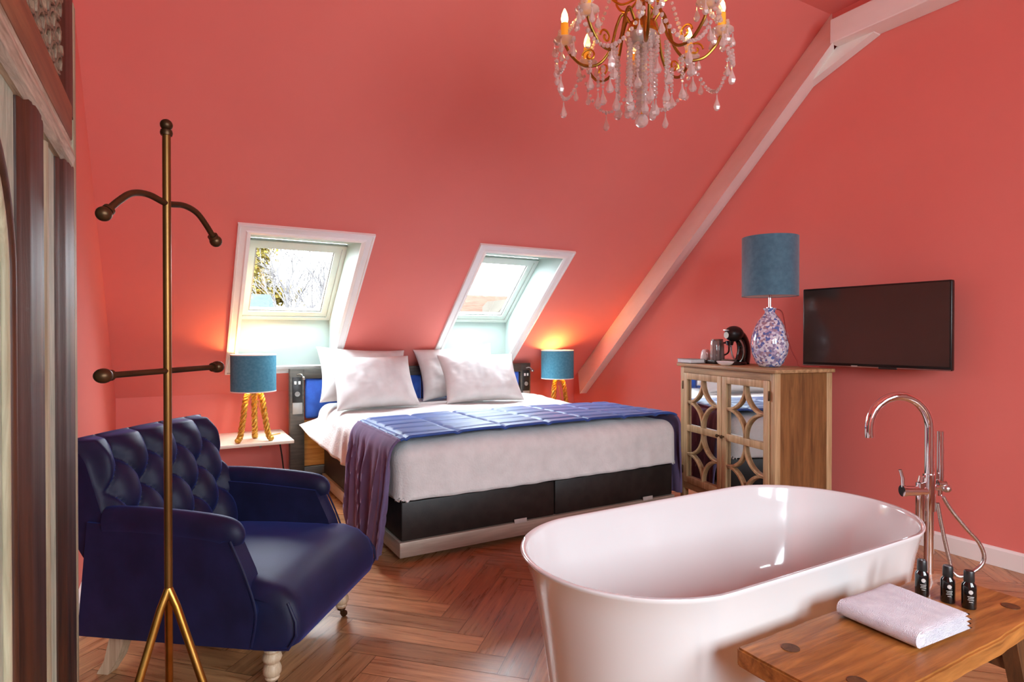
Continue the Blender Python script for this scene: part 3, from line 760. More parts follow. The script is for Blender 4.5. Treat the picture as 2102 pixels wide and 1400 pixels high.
# ------------------------------------------------------------------ armchair (local x: along the front, y: backwards)
def armchair():
    t = thing('armchair', 'dark navy velvet armchair with a deep buttoned back and turned front legs', 'armchair', (.244, 2.578, 0), math.radians(52))
    HWB = .335
    # seat: rounded front, long cushion curve
    prof = [(.26, .185), (-.30, .178), (-.375, .180), (-.405, .196), (-.418, .235), (-.415, .28), (-.395, .335), (-.35, .372), (-.28, .392), (-.15, .404), (.0, .405), (.15, .40), (.26, .39)]
    b = MB()
    n = 40
    def sx(i):
        return -1+2*i/(n-1)
    rings = []
    for i in range(n):
        u = sx(i); e = max(0, abs(u)-.86)/.14; k = math.sqrt(max(0, 1-e*e))
        ring = []
        for (y, z) in prof:
            hw = .352 if y < -.22 else .352-.06*sstep(-.22, -.14, y)
            cz = .182+(z-.182)*(.82+.18*k) if z > .21 else z
            cy = y+.035*(1-k)*(1 if y < -.25 else 0)
            crown = .012*(1-u*u) if z > .35 else 0
            ring.append(b.bm.verts.new((hw*u, cy, cz+crown)))
        rings.append(ring)
    m = len(prof)
    for A, B in zip(rings, rings[1:]):
        for j in range(m): b.bm.faces.new((A[j], A[(j+1) % m], B[(j+1) % m], B[j]))
    b.bm.faces.new(rings[0]); b.bm.faces.new(rings[-1][::-1])
    seat = b.build('seat', M['navy'], t, angle=55)
    for s in (-1, 1):
        b = MB(); b.tube([(s*.350, -.30, .182), (s*.352, -.385, .190), (s*.350, -.412, .235), (s*.346, -.408, .28), (s*.336, -.375, .335)], .005, 6)
        b.build('piping', M['navy'], seat)
    # arms
    for s in (-1, 1):
        b = MB()
        poly = [(-.248, .178), (-.265, .30), (-.225, .42), (-.165, .545), (.10, .565), (.36, .575), (.40, .178)]
        b.prism(poly, min(s*.275, s*.352), max(s*.275, s*.352), 'x'); b.bevel_all(.016, 3)
        arm = b.build('arm', M['navy'], t, angle=50)
        b = MB()
        # soft roll on top, rounded over at the front
        path = [(s*.322, -.170, .515), (s*.322, -.163, .545), (s*.322, -.12, .560), (s*.322, .02, .572), (s*.322, .20, .578), (s*.322, .30, .575)]
        pp = smoothpath(path, 7)
        b.tube(pp, .06, 20, rs=[.034+.018*sstep(0, 8, i) for i in range(len(pp))], flat=.7)
        b.build('arm_roll', M['navy'], arm, angle=70)
        b = MB(); q = []
        for yy, zz in ((-.254, .188), (-.27, .30), (-.232, .42), (-.178, .535)): q.append((s*.352, yy, zz))
        b.tube(smoothpath(q, 6), .0045, 6); b.build('piping', M['navy'], arm)
    # back: upholstered block with deep buttoning on the front
    y0, z0, y1, z1 = .245, .36, .425, .865
    ax = Vector((0, y1-y0, z1-z0)); Lb = ax.length; ax.normalize(); nn = Vector((0, -ax.z, ax.y))
    b = MB(); nu, nv = 120, 100
    pa, pb = .155, .115             # button spacing
    def hw(v): return .300+.045*sstep(0, .45, v)
    def tuft(a, q):
        """a: metres across, q: metres down from the top"""
        qq = q-.10
        if qq < 0:
            c = abs(math.sin(PI*(a/pa+.5))); h = c**.42
            k = sstep(0, -.10, qq)
            d = math.hypot((((a/pa+.5)+.5) % 1-.5)*pa, qq)
            return (h*(1-.2*k))-.55*math.exp(-(d/.03)**2)
        u, w = a/pa+.5+qq/(2*pb), a/pa+.5-qq/(2*pb)
        h = (abs(math.sin(PI*u))*abs(math.sin(PI*w)))**.34
        du, dw = (u+.5) % 1-.5, (w+.5) % 1-.5
        d = math.hypot((du+dw)/2*pa, (du-dw)*pb)
        return h-.45*math.exp(-(d/.028)**2)
    def front(i, j):
        u = -1+2*i/(nu-1); v = j/(nv-1)
        a = u*hw(v); q = Lb*(1-v)
        edge = min(sstep(0, .10, (1-abs(u))), sstep(0, .06, 1-v), 1)
        h = .030+.040*tuft(a*.98, q)*min(1, sstep(0, .16, 1-abs(u))+.12)
        h *= .25+.75*edge
        curl = -.03*sstep(.8, 1, v)
        p = Vector((a, y0, z0))+ax*(v*Lb)+nn*(h+curl+.012*(1-u*u))
        p.y += .035*(abs(u)**3)*-.4
        return p
    F = b.grid(nu, nv, front)
    # sides, top, rear
    def rear(i, j):
        u = -1+2*i/(nu-1); v = j/(nv-1)
        return Vector((u*(hw(v)-.004), y0+.03, z0-.02))+ax*(v*(Lb-.012))+nn*(-.085-.02*sstep(.8, 1, v))
    R = b.grid(nu, nv, rear)
    def strip(A, B):
        for k in range(len(A)-1): b.bm.faces.new((A[k], A[k+1], B[k+1], B[k]))
    strip([F[0][j] for j in range(nv)], [R[0][j] for j in range(nv)]); strip([F[-1][j] for j in range(nv)], [R[-1][j] for j in range(nv)])
    strip([F[i][-1] for i in range(nu)], [R[i][-1] for i in range(nu)]); strip([F[i][0] for i in range(nu)], [R[i][0] for i in range(nu)])
    back = b.build('back', M['navy'], t, angle=70)
    proto = None
    for row in range(5):
        qq = row*pb; v = 1-(qq+.10)/Lb
        if v < .1: break
        for k in range(-3, 4):
            a = (k+(0 if row % 2 else .5)+ (0.5 if row % 2 else 0) - (.5 if row % 2 else 0))*pa if False else (k+(.5 if row % 2 == 0 else 0))*pa
            if abs(a) > hw(v)-.055: continue
            p = Vector((a/.98, y0, z0))+ax*(v*Lb)+nn*(.030+.040*(-.42)+.014)
            if proto is None:
                bb = MB(); bb.sphere((0, 0, 0), .0105, 12, 8, (1, .5, 1)); proto = bb.build('button', M['navy'], back); o = proto
            else: o = dup(proto, back)
            o.location = p; o.rotation_euler = (-math.atan2(y1-y0, z1-z0), 0, 0)
    # body below the back
    b = MB(); b.box((0, .33, .287), (.56, .16, .215), bevel=.02, seg=3); b.build('back_rail', M['navy'], t)
    # turned front legs on castors
    prof = [(0, .182), (.024, .182), (.026, .165), (.022, .158), (.026, .152), (.029, .145), (.024, .136), (.030, .128), (.033, .118), (.029, .108), (.021, .100), (.026, .094), (.031, .080), (.030, .066), (.022, .056), (.025, .050), (.022, .044), (.016, .038), (0, .038)]
    for s in (-1, 1):
        b = MB(); b.lathe(prof, 24, (s*.278, -.285, 0)); lg = b.build('leg', M['legwood'], t)
        b = MB(); b.lathe([(0, .045), (.017, .045), (.018, .032), (.010, .026), (0, .026)], 16, (s*.278, -.285, 0)); b.box((s*.278, -.288, .022), (.020, .012, .022), bevel=.003); b.build('castor_bracket', M['bronze'], lg)
        b = MB(); b.lathe([(0, -.008), (.012, -.008), (.0135, -.005), (.0135, .005), (.012, .008), (0, .008)], 18, (s*.278, -.297, .0136), Matrix.Rotation(PI/2, 4, 'Y')); b.build('castor_wheel', M['bronze'], lg)
        b = MB()
        P = [(.30, .184), (.365, .184), (.40, .05), (.43, 0), (.385, 0), (.345, .06)]
        b.prism([(y-.03, z) for y, z in P], s*.25-.022, s*.25+.022, 'x'); b.bevel_all(.004, 2); b.build('leg', M['legwood'], t)
armchair()

# ------------------------------------------------------------------ coat rack
def coat_rack():
    t = thing('coat_rack', 'slim bronze coat rack on a brass tripod in front of the armchair', 'coat rack', (-.008, 1.731, 0))
    R = Vector((.62, .78, 0)).normalized()
    b = MB(); b.tube([(0, 0, .56), (0, 0, 1.15), (0, 0, 1.735)], .0095, 12); pole = b.build('pole', M['brass_pole'], t)
    b = MB(); b.sphere((0, 0, 1.748), .0145, 20, 12); b.lathe([(0, 1.722), (.013, 1.722), (.0145, 1.728), (.013, 1.735), (0, 1.735)], 16); b.build('finial', M['bronze'], t)
    hook = [(-.185, 1.493), (-.150, 1.525), (-.110, 1.552), (-.06, 1.560), (0, 1.552), (.06, 1.560), (.110, 1.552), (.150, 1.525), (.185, 1.493)]
    hk = [R*u+Vector((0, 0, z)) for u, z in hook]
    b = MB(); b.tube(smoothpath(hk, 6), .0078, 12); h = b.build('curved_arm', M['bronze'], t)
    for p, q in ((hk[0], hk[1]), (hk[-1], hk[-2])):
        d = (p-q).normalized()
        b = MB(); b.sphere(p+d*.008, .0165, 20, 12); b.tube([p-d*.012, p-d*.004], .0135, 14); b.build('knob', M['bronze'], h)
    e0, e1 = R*-.185+Vector((0, 0, 1.133)), R*.185+Vector((0, 0, 1.133))
    b = MB(); b.tube([e0, e1], .0072, 12); h = b.build('straight_arm', M['bronze'], t)
    for p, s in ((e0, -1), (e1, 1)):
        b = MB(); b.sphere(p+R*s*.010, .0165, 20, 12, (1.15, 1.15, 1)); b.tube([p-R*s*.012, p-R*s*.004], .0125, 14); b.build('knob', M['bronze'], h)
    cam_r = Vector((1, 0, 0)); cam_f = Vector((0, 1, 0))
    for d in ((-cam_r*.87-cam_f*.5), (cam_r*.87-cam_f*.5), cam_f):
        d = d.normalized()
        b = MB(); b.tube([Vector((0, 0, .585)), d*.02+Vector((0, 0, .54)), d*.20+Vector((0, 0, .012))], .010, 10); lg = b.build('leg', M['brass'], t)
        b = MB(); b.sphere(d*.202+Vector((0, 0, .011)), .011, 14, 8); b.build('foot_pad', M['plastic'], lg)
M['brass_pole'] = mat('antique_brass', rgb('6d4c28'), rgb('8c6534'), rough=.36, metal=.85, scale=3, stretch=(1, 1, .6))
coat_rack()

# ------------------------------------------------------------------ old carved wooden cupboard at the left edge
def cupboard():
    t = thing('carved_cupboard', 'tall weathered carved wooden cupboard front with arched panels beside the coat rack', 'cupboard', (XL+.004, 0, 0))
    ox = -XL-.004      # local x = world x - XL - .004
    def X(x): return x+ox
    Y0, Y1 = .45, 1.85
    XB = -.216       # face of the boarding; everything else is shallow relief on it
    b = MB(); b.box((X((XB+XL+.004)/2), (Y0+Y1)/2-.012, 1.12), (XB-XL-.008, Y1-Y0-.024, 2.24)); b.build('carcass', M['oldbrown'], t, smooth=False)
    def stile(y0, y1, x, z0, z1):
        b = MB(); w = y1-y0; d = x-XB
        prof = [(0, 0), (0, .25), (.05, .45), (.10, .5), (.16, .82), (.24, .9), (.3, .86), (.36, .98), (.5, 1), (.64, .98), (.7, .84), (.76, .9), (.86, .8), (.90, .5), (.96, .42), (1, .2), (1, 0)]
        b.prism([(X(XB)+d*v, y0+w*u) for u, v in prof], z0, z1, 'z')
        return b.build('stile', M['oldbrown'], t, angle=25)
    stile(1.58, 1.80, -.197, .0, 1.62); stile(1.21, 1.40, -.197, .0, 1.62); stile(1.62, 1.80, -.199, 1.74, 2.03); stile(.58, .74, -.198, 0, 1.62)
    b = MB(); b.box((X(-.212), 1.83, 1.02), (.014, .04, 2.04), bevel=.004); b.build('edge_strip', M['oldstrip'], t)
    b = MB(); b.box((X(XB+.0015), 1.49, 1.02), (.003, .16, 1.30)); b.build('weathered_board', M['oldpanel'], t)
    b = MB(); b.prism([(X(XB), 1.45), (X(XB+.006), 1.46), (X(XB+.008), 1.475), (X(XB+.005), 1.49), (X(XB), 1.50)], .34, 1.60, 'z'); b.build('beading', M['oldstrip'], t, angle=30)
    b = MB(); b.box((X(XB+.0015), .97, .97), (.003, .46, 1.26)); b.build('panel', M['oldpanel'], t)
    for rr, xx, m, w in ((.20, XB+.006, 'oldbrown', .010), (.178, XB+.004, 'oldstrip', .008)):
        pts = [(X(xx), .945+rr, .34)]+[(X(xx), .945+rr*math.cos(a), 1.30+rr*1.1*math.sin(a)) for a in [i*PI/24 for i in range(25)]]+[(X(xx), .945-rr, .34)]
        b = MB(); b.tube(pts, w, 10); b.build('arched_moulding', M[m], t)
    b = MB(); b.prism([(X(XB), 1.60), (X(-.205), 1.602), (X(-.194), 1.612), (X(-.190), 1.630), (X(-.194), 1.648), (X(-.199), 1.655), (X(-.196), 1.664), (X(-.200), 1.672), (X(XB), 1.672)], Y0, 1.70, 'y')
    b.build('worn_moulding', M['oldworn'], t, angle=25)
    b = MB(); b.box((X(-.2085), (Y0+1.72)/2, 1.715), (.022, 1.72-Y0, .085), bevel=.005); b.build('rail', M['oldrail'], t)
    b = MB(); b.box((X(XB+.002), (Y0+1.6)/2, 1.89), (.004, 1.6-Y0, .27)); fr = b.build('frieze', M['oldbrown'], t)
    b = MB(); rnd = random.Random(2)
    for k in range(34):
        for row in range(4):
            yc = Y0+.02+k*.034+.017*(row % 2); zc = 1.795+row*.058; s = 1 if (k+row) % 2 else -1
            pts = []
            for i in range(15):
                a = i*.55; r = .021*(1-i/19)
                pts.append((X(XB+.008)+.002*math.sin(i*.9), yc+r*math.cos(a), zc+s*r*math.sin(a)*1.35))
            b.tube(pts, .005, 6, rs=[.0058-.00022*i for i in range(15)])
            b.ball((X(XB+.006), yc+.017, zc+.026), .009, 1, (.7, .7, 1.7))
            b.ball((X(XB+.006), yc-.004, zc-.028), .008, 1, (.7, 1.5, .8))
    b.build('carving', M['carve'], fr, angle=60)
    b = MB(); b.prism([(X(XB), 2.03), (X(-.205), 2.03), (X(-.20), 2.045), (X(-.195), 2.07), (X(-.197), 2.10), (X(-.19), 2.13), (X(-.185), 2.16), (X(XB), 2.16)], Y0, 1.70, 'y'); b.build('cornice', M['oldworn'], t, angle=25)
    b = MB(); b.box((X(-.222), (Y0+1.86)/2, .16), (.03, 1.86-Y0, .32), bevel=.006); b.build('plinth', M['oldbrown'], t)
cupboard()
# ------------------------------------------------------------------ bathtub
TC = (1.763, 1.483)
def tub():
    t = thing('bathtub', 'white oval freestanding bathtub at the foot of the bed', 'bathtub', (TC[0], TC[1], 0))
    A, B = .829, .393
    def ring(a, b_, z, seg=120):
        out = []
        for i in range(seg):
            th = 2*PI*i/seg; c, s = math.cos(th), math.sin(th)
            k = sstep(-.14, .14, c)*2-1
            out.append(Vector(((a-b_)*k+b_*c, b_*s, z)))
        return out
    prof = [(.855, .83, .0), (.865, .84, .01), (.882, .865, .12), (.91, .90, .28), (.95, .95, .44), (.985, .985, .515), (.997, .996, .526), (.994, .992, .531),
            (.976, .966, .530), (.970, .957, .520), (.955, .935, .46), (.915, .885, .33), (.86, .82, .20), (.80, .73, .125), (.70, .60, .095), (.45, .35, .088), (.12, .1, .085)]
    b = MB(); prev = None
    for ka, kb, z in prof:
        r = [b.bm.verts.new(p) for p in ring(A*ka, B*kb, z)]
        if prev:
            for i in range(len(r)):
                j = (i+1) % len(r); b.bm.faces.new((prev[i], prev[j], r[j], r[i]))
        else: b.bm.faces.new(r[::-1])
        prev = r
    b.bm.faces.new(prev)
    o = b.build('shell', M['tub'], t, angle=70)
    b = MB(); b.lathe([(0, .088), (.034, .088), (.036, .092), (.03, .097), (0, .099)], 28); b.build('drain', M['chrome'], t)
tub()

# ------------------------------------------------------------------ freestanding bath tap
def tap():
    t = thing('bath_tap', 'chrome floor standing bath tap with arched spout beside the tub', 'tap', (2.70, 1.278, 0))
    b = MB(); b.lathe([(0, 0), (.055, 0), (.055, .008), (.05, .014), (.022, .018), (.022, .03), (0, .03)], 32); b.build('floor_flange', M['chrome'], t)
    d = Vector((-.86, .51, 0)).normalized()
    b = MB()
    pts = [Vector((0, 0, .02)), Vector((0, 0, .45)), Vector((0, 0, .80))]
    R = .122
    pts += [d*(R-R*math.cos(a))+Vector((0, 0, .845+R*math.sin(a)*1.05)) for a in [i*PI/22 for i in range(23)]]
    pts += [d*(2*R)+Vector((0, 0, .82)), d*(2*R-.002)+Vector((0, 0, .805))]
    b.tube(pts, .0175, 20); sp = b.build('spout', M['chrome'], t)
    b = MB(); b.lathe([(0, 0), (.012, 0), (.012, .003), (0, .003)], 16, tuple(d*(2*R-.002)+Vector((0, 0, .8035)))); b.build('aerator', M['plate'], sp)
    # mixer body and second standing pipe
    e = Vector((.869, -.495, 0)); f = Vector((-.495, -.869, 0))      # to the picture right / towards the viewer
    b = MB(); b.tube([-e*.036+Vector((0, 0, .46)), -e*.036+Vector((0, 0, .62))], .017, 16); b.tube([-e*.036+Vector((0, 0, .62)), -e*.030+Vector((0, 0, .645))], .012, 12); b.build('riser', M['chrome'], t)
    b = MB(); b.tube([Vector((0, 0, .505)), Vector((0, 0, .655))], .024, 20); b.tube([e*.0+Vector((0, 0, .60)), e*.055+Vector((0, 0, .60))], .013, 14); b.build('mixer_body', M['chrome'], t)
    b = MB(); b.tube([Vector((0, 0, .585)), -e*.10+Vector((0, 0, .585))], .020, 18); b.tube([-e*.10+Vector((0, 0, .585)), -e*.112+Vector((0, 0, .585))], .023, 18)
    h = b.build('lever_barrel', M['chrome'], t)
    b = MB(); b.tube([-e*.108+Vector((0, 0, .60)), -e*.110+Vector((0, 0, .64)), -e*.120+Vector((0, 0, .672))], .007, 10, flat=.6); b.build('lever', M['chrome'], h)
    b = MB(); b.sphere(e*.062+f*.012+Vector((0, 0, .598)), .018, 18, 12, (1, 1, .9)); b.build('knob', M['hose'], t)
    # hand shower in its holder
    b = MB(); b.tube([e*.046+Vector((0, 0, .60)), e*.046+Vector((0, 0, .83))], .0135, 16); b.tube([e*.046+Vector((0, 0, .565)), e*.046+Vector((0, 0, .60))], .009, 12); hs = b.build('hand_shower', M['chrome'], t)
    b = MB(); b.tube([e*.03+Vector((0, 0, .615)), e*.062+Vector((0, 0, .615))], .018, 14); b.build('holder', M['chrome'], hs)
    b = MB(); q = []
    for ex, z in ((.044, .565), (.078, .51), (.130, .44), (.180, .385), (.203, .33), (.192, .29), (.150, .258), (.104, .244), (.082, .262), (.072, .30), (.055, .37), (.035, .46), (.020, .54)):
        q.append(e*ex+f*(.02 if ex < .1 else .03)+Vector((0, 0, z)))
    b.tube(smoothpath(q, 10), .0075, 12); b.build('hose', M['hose'], t)
tap()

# ------------------------------------------------------------------ bench with towel and bottles
def bench():
    t = thing('bench', 'rustic honey brown wooden bench in front of the bathtub', 'bench', (1.73, .885, 0))
    b = MB(); nx, ny = 60, 14
    X0, X1, Y0, Y1, zt, th = -.485, .49, -.165, .147, .43, .048
    def edge(x, s): return .006*nz(x*5, s*3, 4)+.003*nz(x*17, s, 2)
    def top(i, j, z):
        u = i/(nx-1); v = j/(ny-1)
        x = X0+(X1-X0)*u; y = Y0+(Y1-Y0)*v
        x += (.004*nz(v*3, u, 5)); y += edge(x, v)*(1 if v < .5 else -1)
        return Vector((x, y, z+(.0018*nz(x*9, y*14, 1) if z > .4 else 0)))
    T = b.grid(nx, ny, lambda i, j: top(i, j, zt)); U = b.grid(nx, ny, lambda i, j: top(i, j, zt-th))
    for k in range(nx-1):
        b.bm.faces.new((T[k][0], T[k+1][0], U[k+1][0], U[k][0])); b.bm.faces.new((T[k][-1], T[k+1][-1], U[k+1][-1], U[k][-1]))
    for k in range(ny-1):
        b.bm.faces.new((T[0][k], T[0][k+1], U[0][k+1], U[0][k])); b.bm.faces.new((T[-1][k], T[-1][k+1], U[-1][k+1], U[-1][k]))
    bmesh.ops.recalc_face_normals(b.bm, faces=b.bm.faces)
    es = [e for e in b.bm.edges if len(e.link_faces) == 2 and e.calc_face_angle(0) > 1]
    bmesh.ops.bevel(b.bm, geom=es, offset=.005, segments=2, affect='EDGES')
    top_o = b.build('top', M['bench'], t, angle=35)
    # wedged tenons showing in the top
    for x, y in ((-.37, .075), (-.37, -.095), (.40, .075), (.40, -.095)):
        b = MB(); b.lathe([(0, -.01), (.022, -.01), (.022, .0012), (0, .0016)], 24, (x, y, zt)); b.build('tenon', M['benchdark'], top_o)
    for sx in (-1, 1):
        for sy in (-1, 1):
            b = MB(); x, y = (.385 if sx > 0 else -.365), -.01+sy*.085
            V0 = [(x+dx*.026, y+dy*.022, zt-th+.001) for dx, dy in ((-1, -1), (1, -1), (1, 1), (-1, 1))]
            ox, oy = sx*.045, sy*.05
            V1 = [(x+ox+dx*.022, y+oy+dy*.019, 0) for dx, dy in ((-1, -1), (1, -1), (1, 1), (-1, 1))]
            a = [b.bm.verts.new(p) for p in V0]; c = [b.bm.verts.new(p) for p in V1]
            b.bm.faces.new(a); b.bm.faces.new(c[::-1])
            for k in range(4): b.bm.faces.new((a[k], a[(k+1) % 4], c[(k+1) % 4], c[k]))
            b.bevel_all(.004, 2); b.build('leg', M['benchdark'], t)
        b = MB(); b.box(((.385 if sx > 0 else -.365)+sx*.012, -.01, zt-th-.12), (.026, .19, .035), bevel=.004); b.build('stretcher', M['benchdark'], t)
bench()
def towel():
    b = MB()
    # a folded stack: one long strip of cloth folded over itself, thickness shown at the end
    W, D = .232, .222
    layers = 4; th = .0115
    def lay(k):
        z = k*th; nu, nv = 30, 24
        def f(sg):
            def g(i, j):
                u = -1+2*i/(nu-1); v = -1+2*j/(nv-1)
                ins = .0016*(k % 2)
                x = (W/2-ins)*u; y = (D/2-ins)*v
                e = (1-abs(u)**14)*(1-abs(v)**14)
                h = th*.49*(max(0, e)**.5)*sg
                wob = .0022*nz(x*16, y*16, k)+(.004*nz(x*9, y*9, 7)*(k/layers))+.0009*nz(x*70, y*70, 3)
                fold = .003*math.sin(v*2.4+k)*u
                lift = .006*sstep(.35, 1, u)*(k/3.)*sstep(-.4, .9, v)
                return Vector((x+fold*.4, y+fold, z+th*.5+h+wob*max(0, e)*(1 if sg > 0 and k == layers-1 else .25)+lift))
            return g
        b.grid(nu, nv, f(1)); b.grid(nu, nv, f(-1))
    for k in range(layers): lay(k)
    bmesh.ops.remove_doubles(b.bm, verts=b.bm.verts, dist=1e-5)
    # rounded fold closing the left side
    q = [Vector((-W/2+.002, -D/2+.006+(D-.012)*k/12, layers*th*.5)) for k in range(13)]
    b.tube(q, layers*th*.46, 14, flat=None)
    o = b.build('towel', M['towel'], loc=(1.752, .892, .4325), rot=(0, 0, math.radians(-2)), angle=60)
    tag(o, 'folded white terry towel on the wooden bench', 'towel')
towel()
def bottle(loc, rz, label):
    t = thing('toiletry_bottle', label, 'bottle', loc, rz, 'black toiletry bottles on the bench')
    k = .0185
    b = MB(); b.lathe([(0, 0), (k*.94, 0), (k, .003), (k, .062), (k*.93, .068), (k*.68, .074), (k*.66, .076), (0, .076)], 28); b.build('body', M['blackgloss'], t)
    b = MB(); b.lathe([(0, .076), (k*.72, .076), (k*.74, .079), (k*.70, .104), (k*.62, .107), (0, .107)], 24); b.build('cap', M['plastic'], t)
    b = MB()
    def arc(z0, z1, a0, a1):
        b.grid(8, 2, lambda i, j: Vector(((k+.0004)*math.cos(a0+(a1-a0)*i/7), (k+.0004)*math.sin(a0+(a1-a0)*i/7), z0+(z1-z0)*j)))
    for i in range(7):
        z = .044+.0017*i; w = .30*math.sqrt(max(.05, 1-((i-3)/3.4)**2)); arc(z, z+.0017, -w, w)
    for z, w in ((.036, .42), (.0315, .34), (.027, .40), (.021, .25)): arc(z, z+.0016, -w, w)
    b.build('label_print', M['label'], t, smooth=False)
fa = math.atan2(-.6, -.8)
bottle((1.985, .958, .4315), fa, 'black toiletry bottle nearest the tap in the row of three on the bench')
bottle((2.002, .896, .4315), fa, 'middle one of the three black toiletry bottles on the bench')
bottle((2.012, .846, .4315), fa, 'black toiletry bottle nearest the bench front in the row of three')

# ------------------------------------------------------------------ cabinet with mirrored doors
CAB_RZ = math.radians(-101.77)+PI/2+PI      # set below
def cabinet():
    # local x: along the front (from far end to near end), local y: into the cabinet
    ang = math.radians(-101.77)
    t = thing('mirrored_cabinet', 'pale wooden cabinet with mirrored lattice doors under the big lamp', 'cabinet', (3.298, 3.286, 0), ang)
    W, D, H = 1.016, .455, 1.02
    z0 = .10
    b = MB(); b.box((W/2, D/2, H-.011), (W, D, .022), bevel=.004); b.build('top', M['cabwood_x'], t)
    fx0, fx1, fy = .022, W-.022, .02
    b = MB()
    b.box((W/2, (D+fy)/2, z0+.03), (fx1-fx0-.01, D-fy-.02, .02)); b.box((W/2, D-.02, (H+z0)/2), (fx1-fx0-.01, .016, H-z0-.04))
    b.build('carcass', M['cabside'], t, smooth=False)
    for x, sg in ((fx0, 1), (fx1, -1)):
        b = MB(); b.box((x+sg*.012, (D+fy)/2, (H-.022+z0)/2), (.018, D-fy-.05, H-.022-z0)); b.build('side_panel', M['cabside'], t, smooth=False)
        for y in (fy+.022, D-.022):
            b = MB(); b.box((x+sg*.021, y, (H-.022)/2), (.042, .042, H-.022), bevel=.003); b.build('post', M['cabwood'], t)
        b = MB(); b.box((x+sg*.016, D/2, H-.05), (.02, D-.1, .055)); b.box((x+sg*.016, D/2, z0+.03), (.02, D-.1, .05)); b.build('side_rail', M['cabside'], t, smooth=False)
    b = MB(); b.box((W/2, fy+.012, H-.045), (fx1-fx0-.08, .024, .046)); b.build('top_rail', M['cabwood_x'], t)
    b = MB(); b.box((W/2, fy+.012, z0+.022), (fx1-fx0-.08, .024, .044)); b.build('bottom_rail', M['cabwood_x'], t)
    dz0, dz1 = z0+.046, H-.070
    xs = [(fx0+.044, W/2-.002), (W/2+.002, fx1-.044)]
    for k, (a, c) in enumerate(xs):
        sw, zm = .046, (dz0+dz1)/2
        b = MB()
        for x in (a+sw/2, c-sw/2): b.box((x, fy+.004, zm), (sw, .022, dz1-dz0), bevel=.003)
        for z in (dz0+sw/2, dz1-sw/2, zm): b.box(((a+c)/2, fy+.004, z), (c-a-2*sw+.004, .0218, sw), bevel=.003)
        dr = b.build('door', M['cabwood'], t)
        for zz0, zz1 in ((dz0+sw, zm-sw/2), (zm+sw/2, dz1-sw)):
            b = MB(); b.box(((a+c)/2, fy+.016, (zz0+zz1)/2), (c-a-2*sw+.01, .004, zz1-zz0+.01)); b.build('mirror_panel', M['mirror'], dr, smooth=False)
            # lattice: four bowed bars, one around each corner of the panel
            b = MB(); x0, x1 = a+sw, c-sw; rx, rz = (x1-x0)/2, (zz1-zz0)/2
            for cx, sx in ((x0, 1), (x1, -1)):
                for cz, sz in ((zz0, 1), (zz1, -1)):
                    n = 18; fr = []
                    for i in range(n+1):
                        th = PI/2*i/n
                        p = Vector((cx+sx*rx*math.cos(th), 0, cz+sz*rz*math.sin(th)))
                        nn = Vector((sx*math.cos(th)/rx, 0, sz*math.sin(th)/rz)).normalized()
                        fr.append((p, nn))
                    hw = .0095; rings = []
                    for p, nn in fr:
                        rings.append([b.bm.verts.new(p+nn*(s*hw)+Vector((0, y, 0))) for s, y in ((-1, fy+.015), (-1, fy-.001), (-.6, fy-.005), (.6, fy-.005), (1, fy-.001), (1, fy+.015))])
                    for A, B in zip(rings, rings[1:]):
                        for m in range(6): b.bm.faces.new((A[m], A[(m+1) % 6], B[(m+1) % 6], B[m]))
                    b.bm.faces.new(rings[0]); b.bm.faces.new(rings[-1][::-1])
            b.build('lattice', M['cabwood'], dr, angle=35)
        hx = c-.022 if k == 0 else a+.022
        b = MB(); b.lathe([(0, 0), (.006, 0), (.006, .010), (.012, .016), (.011, .022), (0, .025)], 18, (hx, fy-.007, zm), Matrix.Rotation(PI/2, 4, 'X')); b.build('knob', M['bronze'], dr)
        for z in (dz0+.09, dz1-.09):
            b = MB(); b.box(((a-.003) if k == 0 else (c+.003), fy-.008, z), (.008, .008, .06), bevel=.002); b.build('hinge', M['bronze'], dr)
M['cabwood_x'] = wood('pale_oak_rail', rgb('8a6a42'), rgb('c6a274'), .55, axis=0, scale=3, ring=18)
cabinet()
CO = Vector((3.298, 3.286, 0)); CX = Vector((math.cos(math.radians(-101.77)), math.sin(math.radians(-101.77)), 0)); CY = Vector((-CX.y, CX.x, 0))
def oncab(u, v, z=1.0215): return CO+CX*u+CY*v+Vector((0, 0, z))

